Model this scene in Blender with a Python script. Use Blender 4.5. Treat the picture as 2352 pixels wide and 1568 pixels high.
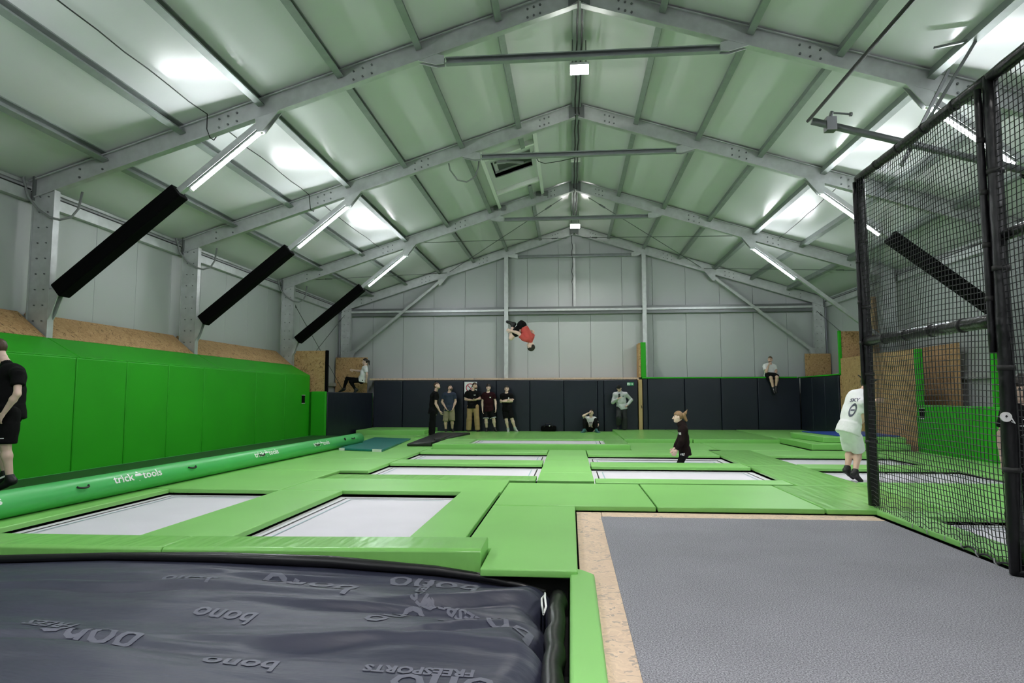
import bpy, bmesh, math, random
import numpy as np
from mathutils import Vector, Matrix

for o in list(bpy.data.objects):
    bpy.data.objects.remove(o, do_unlink=True)
scene = bpy.context.scene
COL = scene.collection
random.seed(7)

# ------------------------------------------------------------------ camera
cam_d = bpy.data.cameras.new('camera')
cam = bpy.data.objects.new('camera', cam_d)
COL.objects.link(cam)
FPX = 1510.1
cam_d.sensor_fit = 'HORIZONTAL'
cam_d.sensor_width = 36.0
cam_d.lens = FPX / 2352.0 * 36.0
cam_d.clip_start = 0.05
YAW, PITCH, ROLL = 0.0882, 0.0833, -0.0011
_f = Vector((-math.sin(YAW) * math.cos(PITCH), math.cos(YAW) * math.cos(PITCH), math.sin(PITCH)))
_r = Vector((math.cos(YAW), math.sin(YAW), 0))
_u = _r.cross(_f)
_r2 = _r * math.cos(ROLL) + _u * math.sin(ROLL)
_u2 = _u * math.cos(ROLL) - _r * math.sin(ROLL)
cam.matrix_world = Matrix(((_r2.x, _u2.x, -_f.x, 0), (_r2.y, _u2.y, -_f.y, 0), (_r2.z, _u2.z, -_f.z, 1.36), (0, 0, 0, 1)))
scene.camera = cam

# ------------------------------------------------------------------ world, exposure
w = bpy.data.worlds.new('world'); scene.world = w
w.use_nodes = True
w.node_tree.nodes['Background'].inputs[0].default_value = (0.55, 0.62, 0.7, 1)
w.node_tree.nodes['Background'].inputs[1].default_value = 0.15
vs = scene.view_settings
vs.view_transform = 'Standard'
try: vs.look = 'None'
except Exception: pass
vs.exposure = 1.0
vs.gamma = 1.0
vs.use_curve_mapping = False
TUBE_E = 118.0
FLOOD_E = 1500.0
cy = scene.cycles
cy.max_bounces = 4; cy.diffuse_bounces = 3; cy.glossy_bounces = 2; cy.transmission_bounces = 2; cy.caustics_reflective = False; cy.caustics_refractive = False
cy.use_adaptive_sampling = True; cy.adaptive_threshold = .13; cy.adaptive_min_samples = 16; cy.use_denoising = True; cy.sample_clamp_indirect = 8

# ------------------------------------------------------------------ materials
def mat(name, col, rough=0.5, metal=0.0, noise=None, bump=None, spec=0.5, emit=None, coat=0.0, sheen=0.0):
    m = bpy.data.materials.new(name); m.use_nodes = True
    nt = m.node_tree; b = nt.nodes['Principled BSDF']
    b.inputs['Base Color'].default_value = (*col, 1)
    b.inputs['Roughness'].default_value = rough
    b.inputs['Metallic'].default_value = metal
    b.inputs['Specular IOR Level'].default_value = spec
    if coat: b.inputs['Coat Weight'].default_value = coat; b.inputs['Coat Roughness'].default_value = .15
    if sheen: b.inputs['Sheen Weight'].default_value = sheen
    tc = nt.nodes.new('ShaderNodeTexCoord')
    def coords(scale):
        mp = nt.nodes.new('ShaderNodeMapping')
        mp.inputs['Scale'].default_value = scale if isinstance(scale, tuple) else (scale,) * 3
        nt.links.new(tc.outputs['Object'], mp.inputs['Vector'])
        return mp.outputs['Vector']
    if noise:   # (scale, amount, detail)
        n = nt.nodes.new('ShaderNodeTexNoise'); n.inputs['Scale'].default_value = 1.0; n.inputs['Detail'].default_value = noise[2]
        nt.links.new(coords(noise[0]), n.inputs['Vector'])
        cr = nt.nodes.new('ShaderNodeValToRGB')
        a = noise[1]
        cr.color_ramp.elements[0].position = .3; cr.color_ramp.elements[1].position = .7
        cr.color_ramp.elements[0].color = (*[max(0, c * (1 - a)) for c in col], 1)
        cr.color_ramp.elements[1].color = (*[min(1, c * (1 + a)) for c in col], 1)
        nt.links.new(n.outputs['Fac'], cr.inputs['Fac']); nt.links.new(cr.outputs['Color'], b.inputs['Base Color'])
    if bump:    # list of (scale, strength, distance, detail)
        prev = None
        for sc_, st, di, de in bump:
            n = nt.nodes.new('ShaderNodeTexNoise'); n.inputs['Scale'].default_value = 1.0; n.inputs['Detail'].default_value = de
            nt.links.new(coords(sc_), n.inputs['Vector'])
            bp = nt.nodes.new('ShaderNodeBump'); bp.inputs['Strength'].default_value = st; bp.inputs['Distance'].default_value = di
            nt.links.new(n.outputs['Fac'], bp.inputs['Height'])
            if prev: nt.links.new(prev.outputs['Normal'], bp.inputs['Normal'])
            prev = bp
        nt.links.new(prev.outputs['Normal'], b.inputs['Normal'])
    if emit:
        b.inputs['Emission Color'].default_value = (*emit[0], 1); b.inputs['Emission Strength'].default_value = emit[1]
    return m

def osb_mat(g=1.0, w_=0.0):
    m = bpy.data.materials.new('osb'); m.use_nodes = True
    nt = m.node_tree; b = nt.nodes['Principled BSDF']; b.inputs['Roughness'].default_value = .7
    tc = nt.nodes.new('ShaderNodeTexCoord')
    v = nt.nodes.new('ShaderNodeTexVoronoi'); v.inputs['Scale'].default_value = 8
    n0 = nt.nodes.new('ShaderNodeTexNoise'); n0.inputs['Scale'].default_value = 5; n0.inputs['Detail'].default_value = 3
    mx = nt.nodes.new('ShaderNodeVectorMath'); mx.operation = 'ADD'
    nt.links.new(tc.outputs['Object'], mx.inputs[0]); nt.links.new(n0.outputs['Color'], mx.inputs[1])
    nt.links.new(tc.outputs['Object'], n0.inputs['Vector'])
    mp = nt.nodes.new('ShaderNodeMapping'); mp.inputs['Scale'].default_value = (1, 3.0, 2.0)
    nt.links.new(mx.outputs[0], mp.inputs['Vector']); nt.links.new(mp.outputs[0], v.inputs['Vector'])
    cr = nt.nodes.new('ShaderNodeValToRGB'); e = cr.color_ramp.elements
    e[0].position = 0; e[0].color = (.16, .085, .03, 1); e[1].position = 1; e[1].color = (.56, .36, .18, 1)
    k = e.new(.16); k.color = (.43, .25, .105, 1); k = e.new(.7); k.color = (.50, .31, .145, 1)
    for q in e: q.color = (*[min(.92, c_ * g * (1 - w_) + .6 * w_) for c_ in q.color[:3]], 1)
    sp = nt.nodes.new('ShaderNodeSeparateColor'); nt.links.new(v.outputs['Color'], sp.inputs[0])
    nt.links.new(sp.outputs[0], cr.inputs['Fac']); nt.links.new(cr.outputs[0], b.inputs['Base Color'])
    bp = nt.nodes.new('ShaderNodeBump'); bp.inputs['Strength'].default_value = .3; bp.inputs['Distance'].default_value = .004
    nt.links.new(sp.outputs[0], bp.inputs['Height']); nt.links.new(bp.outputs[0], b.inputs['Normal'])
    return m

def carpet_mat():
    m = bpy.data.materials.new('carpet'); m.use_nodes = True
    nt = m.node_tree; b = nt.nodes['Principled BSDF']; b.inputs['Roughness'].default_value = .95; b.inputs['Specular IOR Level'].default_value = .1
    tc = nt.nodes.new('ShaderNodeTexCoord')
    a = nt.nodes.new('ShaderNodeTexNoise'); a.inputs['Scale'].default_value = 115; a.inputs['Detail'].default_value = 5; a.inputs['Roughness'].default_value = .8
    c = nt.nodes.new('ShaderNodeTexNoise'); c.inputs['Scale'].default_value = 1.6; c.inputs['Detail'].default_value = 3
    for n in (a, c): nt.links.new(tc.outputs['Object'], n.inputs['Vector'])
    cr = nt.nodes.new('ShaderNodeValToRGB'); e = cr.color_ramp.elements
    e[0].position = .33; e[0].color = (.045, .045, .053, 1); e[1].position = .68; e[1].color = (.66, .66, .72, 1)
    k = e.new(.5); k.color = (.285, .285, .315, 1)
    nt.links.new(a.outputs['Fac'], cr.inputs['Fac'])
    mx = nt.nodes.new('ShaderNodeMix'); mx.data_type = 'RGBA'; mx.blend_type = 'MULTIPLY'; mx.inputs[0].default_value = .22
    nt.links.new(cr.outputs[0], mx.inputs[6]); nt.links.new(c.outputs['Fac'], mx.inputs[7])
    nt.links.new(mx.outputs[2], b.inputs['Base Color'])
    bp = nt.nodes.new('ShaderNodeBump'); bp.inputs['Strength'].default_value = .6; bp.inputs['Distance'].default_value = .004
    nt.links.new(a.outputs['Fac'], bp.inputs['Height']); nt.links.new(bp.outputs[0], b.inputs['Normal'])
    return m

M = {}
VB = [((1.2, 1.2, 1.2), .12, .02, 2), ((9, 3, 6), .10, .008, 2)]
M['pad'] = mat('green_vinyl_pad', (.225, .555, .135), .42, noise=(.8, .05, 2), bump=VB)
M['padwrk'] = mat('green_vinyl_wrinkled', (.225, .555, .135), .25, bump=[((9, 1.6, 3), .55, .03, 1.5)])
M['wallpad'] = mat('green_wall_vinyl', (.020, .35, .008), .5, noise=(.6, .08, 2), bump=VB, spec=.3)
M['track'] = mat('dark_green_track', (.008, .07, .008), .55, noise=(2, .1, 2))
M['roll'] = mat('mint_roll_vinyl', (.07, .48, .12), .36, bump=[((3, 1, 3), .1, .02, 2)])
M['navy'] = mat('navy_vinyl', (.009, .013, .024), .42, noise=(.7, .1, 2), bump=[((1.3, 1.3, 1.3), .35, .04, 2)], spec=.35)
M['blue'] = mat('blue_vinyl', (.015, .06, .36), .4)
M['teal'] = mat('teal_mat_cover', (.015, .17, .15), .35, noise=(2, .1, 2), bump=VB)
M['bed'] = mat('white_trampoline_bed', (.68, .66, .72), .55, noise=(1.5, .03, 2))
M['tape'] = mat('pale_blue_webbing', (.33, .46, .50), .6)
M['black'] = mat('black_vinyl', (.006, .006, .007), .35, bump=[((4, 4, 4), .3, .03, 2)])
M['blackmatte'] = mat('black_fabric', (.0022, .0022, .0026), .9, spec=.1)
M['bag'] = mat('charcoal_airbag_fabric', (.030, .033, .058), .48, noise=(1.3, .12, 4), bump=[((3, 11, 4), .35, .03, 3), ((.9, 4, 2), .4, .08, 2)])
M['print'] = mat('grey_bag_print', (.115, .12, .16), .55)
M['steel'] = mat('galvanised_steel', (.50, .52, .52), .42, .4, noise=((6, 6, 6), .10, 4))
M['purlin'] = mat('shaded_purlin_steel', (.27, .30, .29), .5, .3, noise=((6, 6, 6), .08, 3))  # darker copy of the steel; shade on the undersides is put into the colour
M['steeld'] = mat('dark_steel', (.16, .17, .17), .45, .6)
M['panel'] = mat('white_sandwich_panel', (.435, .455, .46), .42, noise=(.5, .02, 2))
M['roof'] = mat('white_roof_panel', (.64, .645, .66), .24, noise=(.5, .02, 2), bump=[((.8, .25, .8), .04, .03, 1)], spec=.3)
M['osb'] = osb_mat()
M['osb_pale_lit'] = osb_mat(1.5, .42)  # paler copy of osb; strong light on the deck boards put into the colour
M['carpet'] = carpet_mat()
M['conc'] = mat('dark_concrete', (.02, .02, .02), .9)
M['led'] = mat('led_white', (1, 1, 1), .4, emit=((.93, .96, 1.0), TUBE_E))
M['flood2'] = mat('flood_white_far', (1, 1, 1), .4, emit=((1.0, .97, .95), FLOOD_E * .45))
M['glowrim'] = mat('added_glow_rim', (1, 1, 1), .4, emit=((1.0, .98, .97), 9.0))  # weak emission for the rim added round each flood lens, imitating lamp glow
M['flood'] = mat('flood_white', (1, 1, 1), .4, emit=((1.0, .97, .95), FLOOD_E))
M['white'] = mat('white_print', (.85, .86, .85), .5)
M['whitep'] = mat('white_plastic', (.75, .75, .74), .4)
M['wood'] = mat('pine_batten', (.50, .34, .16), .6, noise=((3, 3, .5), .15, 4))
M['red'] = mat('sign_red', (.5, .01, .04), .5)
M['signgreen'] = mat('sign_green', (.02, .35, .12), .5)
M['net'] = mat('black_net_cord', (.008, .009, .010), .6)
M['netpole'] = mat('black_pole_sleeve', (.004, .004, .005), .33, bump=[((8, 8, 5), .6, .03, 3)], spec=.4)
M['cable'] = mat('black_cable', (.01, .01, .01), .6)
M['conduit'] = mat('grey_conduit', (.22, .23, .23), .5)

# ------------------------------------------------------------------ mesh helpers
class MB:
    def __init__(self): self.v = []; self.f = []; self.mi = []
    def add(self, vs, fs, mi=0):
        n = len(self.v); self.v += [tuple(a) for a in vs]; self.f += [tuple(i + n for i in f) for f in fs]; self.mi += [mi] * len(fs); return self
    def box(self, x0, x1, y0, y1, z0, z1, mi=0):
        return self.add([(x0, y0, z0), (x1, y0, z0), (x1, y1, z0), (x0, y1, z0), (x0, y0, z1), (x1, y0, z1), (x1, y1, z1), (x0, y1, z1)],
                        [(0, 3, 2, 1), (4, 5, 6, 7), (0, 1, 5, 4), (1, 2, 6, 5), (2, 3, 7, 6), (3, 0, 4, 7)], mi)
    def bar(self, A, B, w, h, up=(0, 0, 1), mi=0, off=(0, 0)):
        """rectangular bar from A to B: w across, h along the up side"""
        return self.sweep([(-w / 2 + off[0], -h / 2 + off[1]), (w / 2 + off[0], -h / 2 + off[1]), (w / 2 + off[0], h / 2 + off[1]), (-w / 2 + off[0], h / 2 + off[1])], A, B, up, mi)
    def sweep(self, prof, A, B, up=(0, 0, 1), mi=0):
        A = Vector(A); B = Vector(B); d = (B - A).normalized(); s = d.cross(Vector(up))
        if s.length < 1e-6: s = d.cross(Vector((0, 1, 0)))
        s.normalize(); u = s.cross(d)
        n = len(prof); vs = [A + s * a + u * b for a, b in prof] + [B + s * a + u * b for a, b in prof]
        fs = [(i, (i + 1) % n, n + (i + 1) % n, n + i) for i in range(n)]
        fs += [tuple(reversed(range(n))), tuple(range(n, 2 * n))]
        return self.add(vs, fs, mi)
    def tube(self, pts, r, n=8, caps=True, mi=0, closed=False):
        pts = [Vector(q) for q in pts]; rings = []
        rr = r if isinstance(r, (list, tuple)) else [r] * len(pts)
        prev = None
        for i, q in enumerate(pts):
            if closed: d = pts[(i + 1) % len(pts)] - pts[i - 1]
            else: d = (pts[min(i + 1, len(pts) - 1)] - pts[max(i - 1, 0)])
            d.normalize()
            if prev is None:
                a = Vector((0, 0, 1)) if abs(d.z) < .9 else Vector((1, 0, 0))
                s = d.cross(a).normalized()
            else:
                s = prev - d * prev.dot(d); s.normalize()
            prev = s; u = s.cross(d)
            rings.append([q + (s * math.cos(t) + u * math.sin(t)) * rr[i] for t in [2 * math.pi * k / n for k in range(n)]])
        vs = [v for R_ in rings for v in R_]; fs = []
        m = len(pts)
        for i in range(m if closed else m - 1):
            j = (i + 1) % m
            for k in range(n): fs.append((i * n + k, i * n + (k + 1) % n, j * n + (k + 1) % n, j * n + k))
        if caps and not closed: fs += [tuple(reversed(range(n))), tuple(range((m - 1) * n, m * n))]
        return self.add(vs, fs, mi)
    def prism(self, poly, z0, z1, mi=0):
        n = len(poly)
        return self.add([(x, y, z0) for x, y in poly] + [(x, y, z1) for x, y in poly],
                        [tuple(reversed(range(n))), tuple(range(n, 2 * n))] + [(i, (i + 1) % n, n + (i + 1) % n, n + i) for i in range(n)], mi)
    def build(self, name, mats, parent=None, smooth=False, bevel=0, seg=2, sub=0, loc=None):
        me = bpy.data.meshes.new(name)
        vs = self.v
        if loc is not None: vs = [(a - loc[0], b - loc[1], c - loc[2]) for a, b, c in vs]
        me.from_pydata([tuple(a) for a in vs], [], self.f); me.update()
        ms = mats if isinstance(mats, (list, tuple)) else [mats]
        for m in ms: me.materials.append(m if not isinstance(m, str) else M[m])
        if len(ms) > 1: me.polygons.foreach_set('material_index', self.mi)
        if bevel or sub or smooth is not None:
            bm = bmesh.new(); bm.from_mesh(me)
            bmesh.ops.recalc_face_normals(bm, faces=bm.faces)
            if bevel:
                es = [e for e in bm.edges if len(e.link_faces) == 2 and e.calc_face_angle(0) > .5]
                bmesh.ops.bevel(bm, geom=es, offset=bevel, segments=seg, affect='EDGES', profile=.5)
            bm.to_mesh(me); bm.free()
        if smooth:
            me.polygons.foreach_set('use_smooth', [True] * len(me.polygons))
        elif bevel:
            me.polygons.foreach_set('use_smooth', [True] * len(me.polygons))
            big = max(q.area for q in me.polygons)
            for q in me.polygons: q.use_smooth = q.area < big * .04
        o = bpy.data.objects.new(name, me); COL.objects.link(o)
        if loc is not None and parent is None: o.location = loc
        if parent: o.parent = parent; 
        if parent and loc is None:
            o.matrix_parent_inverse = parent.matrix_basis.inverted()
        elif parent and loc is not None:
            o.location = Vector(loc) - parent.location
        return o

def split_build(mb, name, m, parent, **k):
    """one object for each connected piece"""
    par = list(range(len(mb.v)))
    def fd(a):
        while par[a] != a: par[a] = par[par[a]]; a = par[a]
        return a
    for f in mb.f:
        r = fd(f[0])
        for i in f[1:]: par[fd(i)] = r
    groups = {}
    for f in mb.f: groups.setdefault(fd(f[0]), []).append(f)
    out = []
    for fs in groups.values():
        ids = sorted({i for f in fs for i in f}); mp = {a: b for b, a in enumerate(ids)}
        out.append(MB().add([mb.v[i] for i in ids], [tuple(mp[i] for i in f) for f in fs]).build(name, m, parent, **k))
    return out
def tag(o, label, cat, group=None, kind=None):
    o['label'] = label
    if cat: o['category'] = cat
    if group: o['group'] = group
    if kind: o['kind'] = kind
    return o
def thing(name, label, cat, loc=(0, 0, 0), group=None):
    o = bpy.data.objects.new(name, None); COL.objects.link(o); o.location = loc
    o.empty_display_size = .2
    return tag(o, label, cat, group)
def struct(o, label=None):
    o['kind'] = 'structure'
    if label: o['label'] = label
    return o
def dup(o, parent=None, dloc=(0, 0, 0)):
    c = o.copy(); COL.objects.link(c)
    if parent: c.parent = parent
    c.location = o.location + Vector(dloc)
    return c
ORD = ['first', 'second', 'third', 'fourth', 'fifth', 'sixth', 'seventh', 'eighth', 'ninth', 'tenth', 'eleventh', 'twelfth', 'thirteenth', 'fourteenth', 'fifteenth', 'sixteenth']

# ------------------------------------------------------------------ hall shell
XL, XR, YB, YF = -9.06, 9.46, -7.5, 25.16
AX, RZ, SL = .19, 7.91, .318            # ridge x, roof underside at ridge, roof slope
def zroof(x): return RZ - SL * abs(x - AX)
FRY = [-5.6, -.4, 4.8, 9.96, 14.21, 19.48, 24.83]

fl = struct(MB().box(XL, XR, YB, YF, -.9, -.8).build('floor', 'conc'), 'dark concrete slab under the trampolines')

# ceiling: two slopes of roof panels, purlins as parts
ceil = struct(MB().add([(XL - .1, YB, zroof(XL) + .16), (AX, YB, RZ + .16), (XR + .1, YB, zroof(XR) + .16), (XL - .1, YF, zroof(XL) + .16), (AX, YF, RZ + .16), (XR + .1, YF, zroof(XR) + .16)],
                       [(0, 1, 4, 3), (1, 2, 5, 4)]).build('ceiling', 'roof'), 'pitched white panelled roof on steel purlins')
HX0, HX1, HY0, HY1 = -1.95, -.96, 15.98, 17.15     # roof hatch opening
def roofslab(x0, x1, y0, y1):
    b = MB(); t = .1
    b.add([(x0, y0, zroof(x0)), (x1, y0, zroof(x1)), (x1, y1, zroof(x1)), (x0, y1, zroof(x0)),
           (x0, y0, zroof(x0) + t), (x1, y0, zroof(x1) + t), (x1, y1, zroof(x1) + t), (x0, y1, zroof(x0) + t)],
          [(0, 3, 2, 1), (4, 5, 6, 7), (0, 1, 5, 4), (1, 2, 6, 5), (2, 3, 7, 6), (3, 0, 4, 7)])
    return b
for i in range(len(FRY)):
    y0 = YB if i == 0 else FRY[i - 1] + .07
    y1 = FRY[i] + .07
    if abs(FRY[i] - 19.48) < .01:
        for q in ((XL, HX0, y0, y1), (HX1, AX, y0, y1), (HX0, HX1, y0, HY0), (HX0, HX1, HY1, y1)):
            roofslab(*q).build('roof_panel', 'roof', ceil)
    else: roofslab(XL, AX, y0, y1).build('roof_panel', 'roof', ceil)
    roofslab(AX, XR, y0, y1).build('roof_panel', 'roof', ceil)

def cprof(w, h, t=.012, lip=.03, flip=1):
    a = [(0, 0), (w, 0), (w, lip), (w - t, lip), (w - t, t), (t, t), (t, h - t), (w - t, h - t), (w - t, h - lip), (w, h - lip), (w, h), (0, h)]
    return [(flip * (x - w / 2), y) for x, y in a] if flip > 0 else [(-(x - w / 2), y) for x, y in reversed(a)]
PUX = [-7.64, -6.32, -4.99, -3.67, -2.38, -1.09, 1.48, 2.80, 4.11, 5.41, 6.72, 8.03]
def purlin(x, y0, y1):
    ang = math.atan(SL) * (1 if x < AX else -1)
    z = zroof(x) - .17
    up = (-math.sin(ang), 0, math.cos(ang))
    return MB().sweep(cprof(.105, .17, flip=1), (x, y0, z), (x, y1, z), up)
for i in range(1, len(FRY)):
    for x in PUX:
        if abs(x + 1.09) < .01 and abs(FRY[i] - 19.48) < .01:      # trimmed round the hatch
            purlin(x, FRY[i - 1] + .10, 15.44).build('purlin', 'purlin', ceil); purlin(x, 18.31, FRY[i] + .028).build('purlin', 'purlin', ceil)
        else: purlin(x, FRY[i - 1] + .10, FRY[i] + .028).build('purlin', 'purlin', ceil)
    # ridge purlin pair
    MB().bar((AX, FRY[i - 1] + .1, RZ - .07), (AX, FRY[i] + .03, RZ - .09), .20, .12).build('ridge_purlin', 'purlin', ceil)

# walls: structure with sandwich panels as parts
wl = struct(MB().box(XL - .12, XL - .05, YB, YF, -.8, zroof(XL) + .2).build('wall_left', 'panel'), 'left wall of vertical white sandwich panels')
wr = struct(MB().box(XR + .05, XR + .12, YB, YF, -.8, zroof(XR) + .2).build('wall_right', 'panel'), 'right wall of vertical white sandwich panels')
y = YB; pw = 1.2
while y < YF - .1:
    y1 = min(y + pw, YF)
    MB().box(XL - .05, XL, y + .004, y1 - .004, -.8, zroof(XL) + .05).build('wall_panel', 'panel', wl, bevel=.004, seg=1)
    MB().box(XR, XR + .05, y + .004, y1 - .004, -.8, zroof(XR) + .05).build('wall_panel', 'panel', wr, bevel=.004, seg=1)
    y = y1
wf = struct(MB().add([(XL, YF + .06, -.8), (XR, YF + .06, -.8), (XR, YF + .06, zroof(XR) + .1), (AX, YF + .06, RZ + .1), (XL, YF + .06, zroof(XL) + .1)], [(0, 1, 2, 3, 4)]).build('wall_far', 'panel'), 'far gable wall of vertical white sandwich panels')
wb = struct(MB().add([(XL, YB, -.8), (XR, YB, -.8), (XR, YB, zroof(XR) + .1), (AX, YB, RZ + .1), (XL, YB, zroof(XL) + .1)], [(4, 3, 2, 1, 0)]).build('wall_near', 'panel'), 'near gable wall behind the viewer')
xs = [XL] + [round(-5.29 - 1.21 * k, 3) for k in (3, 2, 1)] + [-5.29, -4.06, -2.82, -1.62, -.42, .79, 1.99, 3.14, 4.37, 5.63, 6.84, 8.05, XR]
for a, b in zip(xs[:-1], xs[1:]):
    if b - a < .05: continue
    za, zb = zroof(a), zroof(b)
    mb = MB(); a2, b2 = a + .005, b - .005
    pts = [(a2, -.8), (b2, -.8), (b2, zb + .05)] + ([(AX, RZ + .05)] if a < AX < b else []) + [(a2, za + .05)]
    n = len(pts)
    mb.add([(x, YF, z) for x, z in pts] + [(x, YF + .05, z) for x, z in pts],
           [tuple(range(n)), tuple(reversed(range(n, 2 * n)))] + [(i, n + i, n + (i + 1) % n, (i + 1) % n) for i in range(n)])
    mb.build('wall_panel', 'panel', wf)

# girts along the side walls and across the gable
for wall, x, s in ((wl, XL, 1), (wr, XR, -1)):
    for i in range(1, len(FRY)):
        y0, y1 = FRY[i - 1] + .12, FRY[i] + .02
        mb = MB(); mb.box(*(sorted((x, x + s * .12))), y0, y1, 4.62, 4.80)
        mb.box(*(sorted((x + s * .01, x + s * .125))), y0, y1, 4.80, 4.822, 1)
        mb.build('girt', ['steel', 'cable'], wall)
        MB().box(*(sorted((x, x + s * .05))), y0, y1, zroof(x) - .06, zroof(x) - .01).build('eave_angle', 'steel', wall)
        MB().box(*(sorted((x, x + s * .10))), y0, y1, 1.75, 1.88).build('girt', 'steel', wall)
for a, b in ((-8.5, -2.47), (-2.36, 2.74), (2.85, 8.9)):
    mb = MB(); mb.box(a, b, 24.92, 25.0, 4.69, 4.77); mb.box(a, b, 24.86, 25.0, 4.60, 4.68); mb.box(a, b, 24.92, 25.0, 4.48, 4.59)
    mb.add([], [])
    mb.mi = [1] * 6 + [0] * 6 + [1] * 6
    mb.build('girt', ['steel', 'steeld'], wf)
for x in (-2.415, 2.795):
    mb = MB()
    mb.box(x - .075, x + .075, 24.80, 24.82, 1.9, zroof(x) - .3); mb.box(x - .075, x + .075, 25.0, 25.02, 1.9, zroof(x) - .3); mb.box(x - .01, x + .01, 24.82, 25.0, 1.9, zroof(x) - .3)
    mb.build('gable_column', 'steel', wf)
MB().box(-.02 + .17, .06 + .17, 24.98, 25.06, 4.7, 7.2).build('gable_rail', 'steel', wf)
MB().box(-7.6, 2.5, 24.45, 25.1, 1.98, 2.05).build('ledge_board', 'osb_pale_lit', wf)

# ------------------------------------------------------------------ portal frames
def iprof(d, w, t=.012, lip=.02):
    h = w / 2; g = .006
    return [(-h, 0), (h, 0), (h, lip), (h - t, lip), (h - t, t), (g + .01, t), (g + .01, d - t), (h - t, d - t), (h - t, d - lip), (h, d - lip), (h, d), (-h, d),
            (-h, d - lip), (-h + t, d - lip), (-h + t, d - t), (-g - .01, d - t), (-g - .01, t), (-h + t, t), (-h + t, lip), (-h, lip)]
CXL, CXR = -8.5, 8.9
RB = 7.55                                   # rafter underside at ridge
def zrb(x): return RB - SL * abs(x - AX)
def bolts(mb, pts, y, r=.018):
    for x, z in pts:
        n = 6; vs = []; 
        for yy in (y, y - .02):
            vs += [(x + r * math.cos(2 * math.pi * k / n), yy, z + r * math.sin(2 * math.pi * k / n)) for k in range(n)]
        mb.add(vs, [tuple(range(n, 2 * n))] + [(k, (k + 1) % n, n + (k + 1) % n, n + k) for k in range(n)])
FN = {9.96: 'nearest portal frame crossing the top of the view', 14.21: 'second portal frame, under the bright ridge lamp', 19.48: 'third portal frame, just beyond the roof hatch', 24.83: 'end portal frame against the far gable wall',
      4.8: 'portal frame above the viewer', -.4: 'portal frame behind the viewer', -5.6: 'rearmost portal frame near the back wall'}
FNAME = {9.96: 'nearest', 14.21: 'second', 19.48: 'third', 24.83: 'end', 4.8: 'overhead', -.4: 'rear', -5.6: 'rearmost'}
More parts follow.
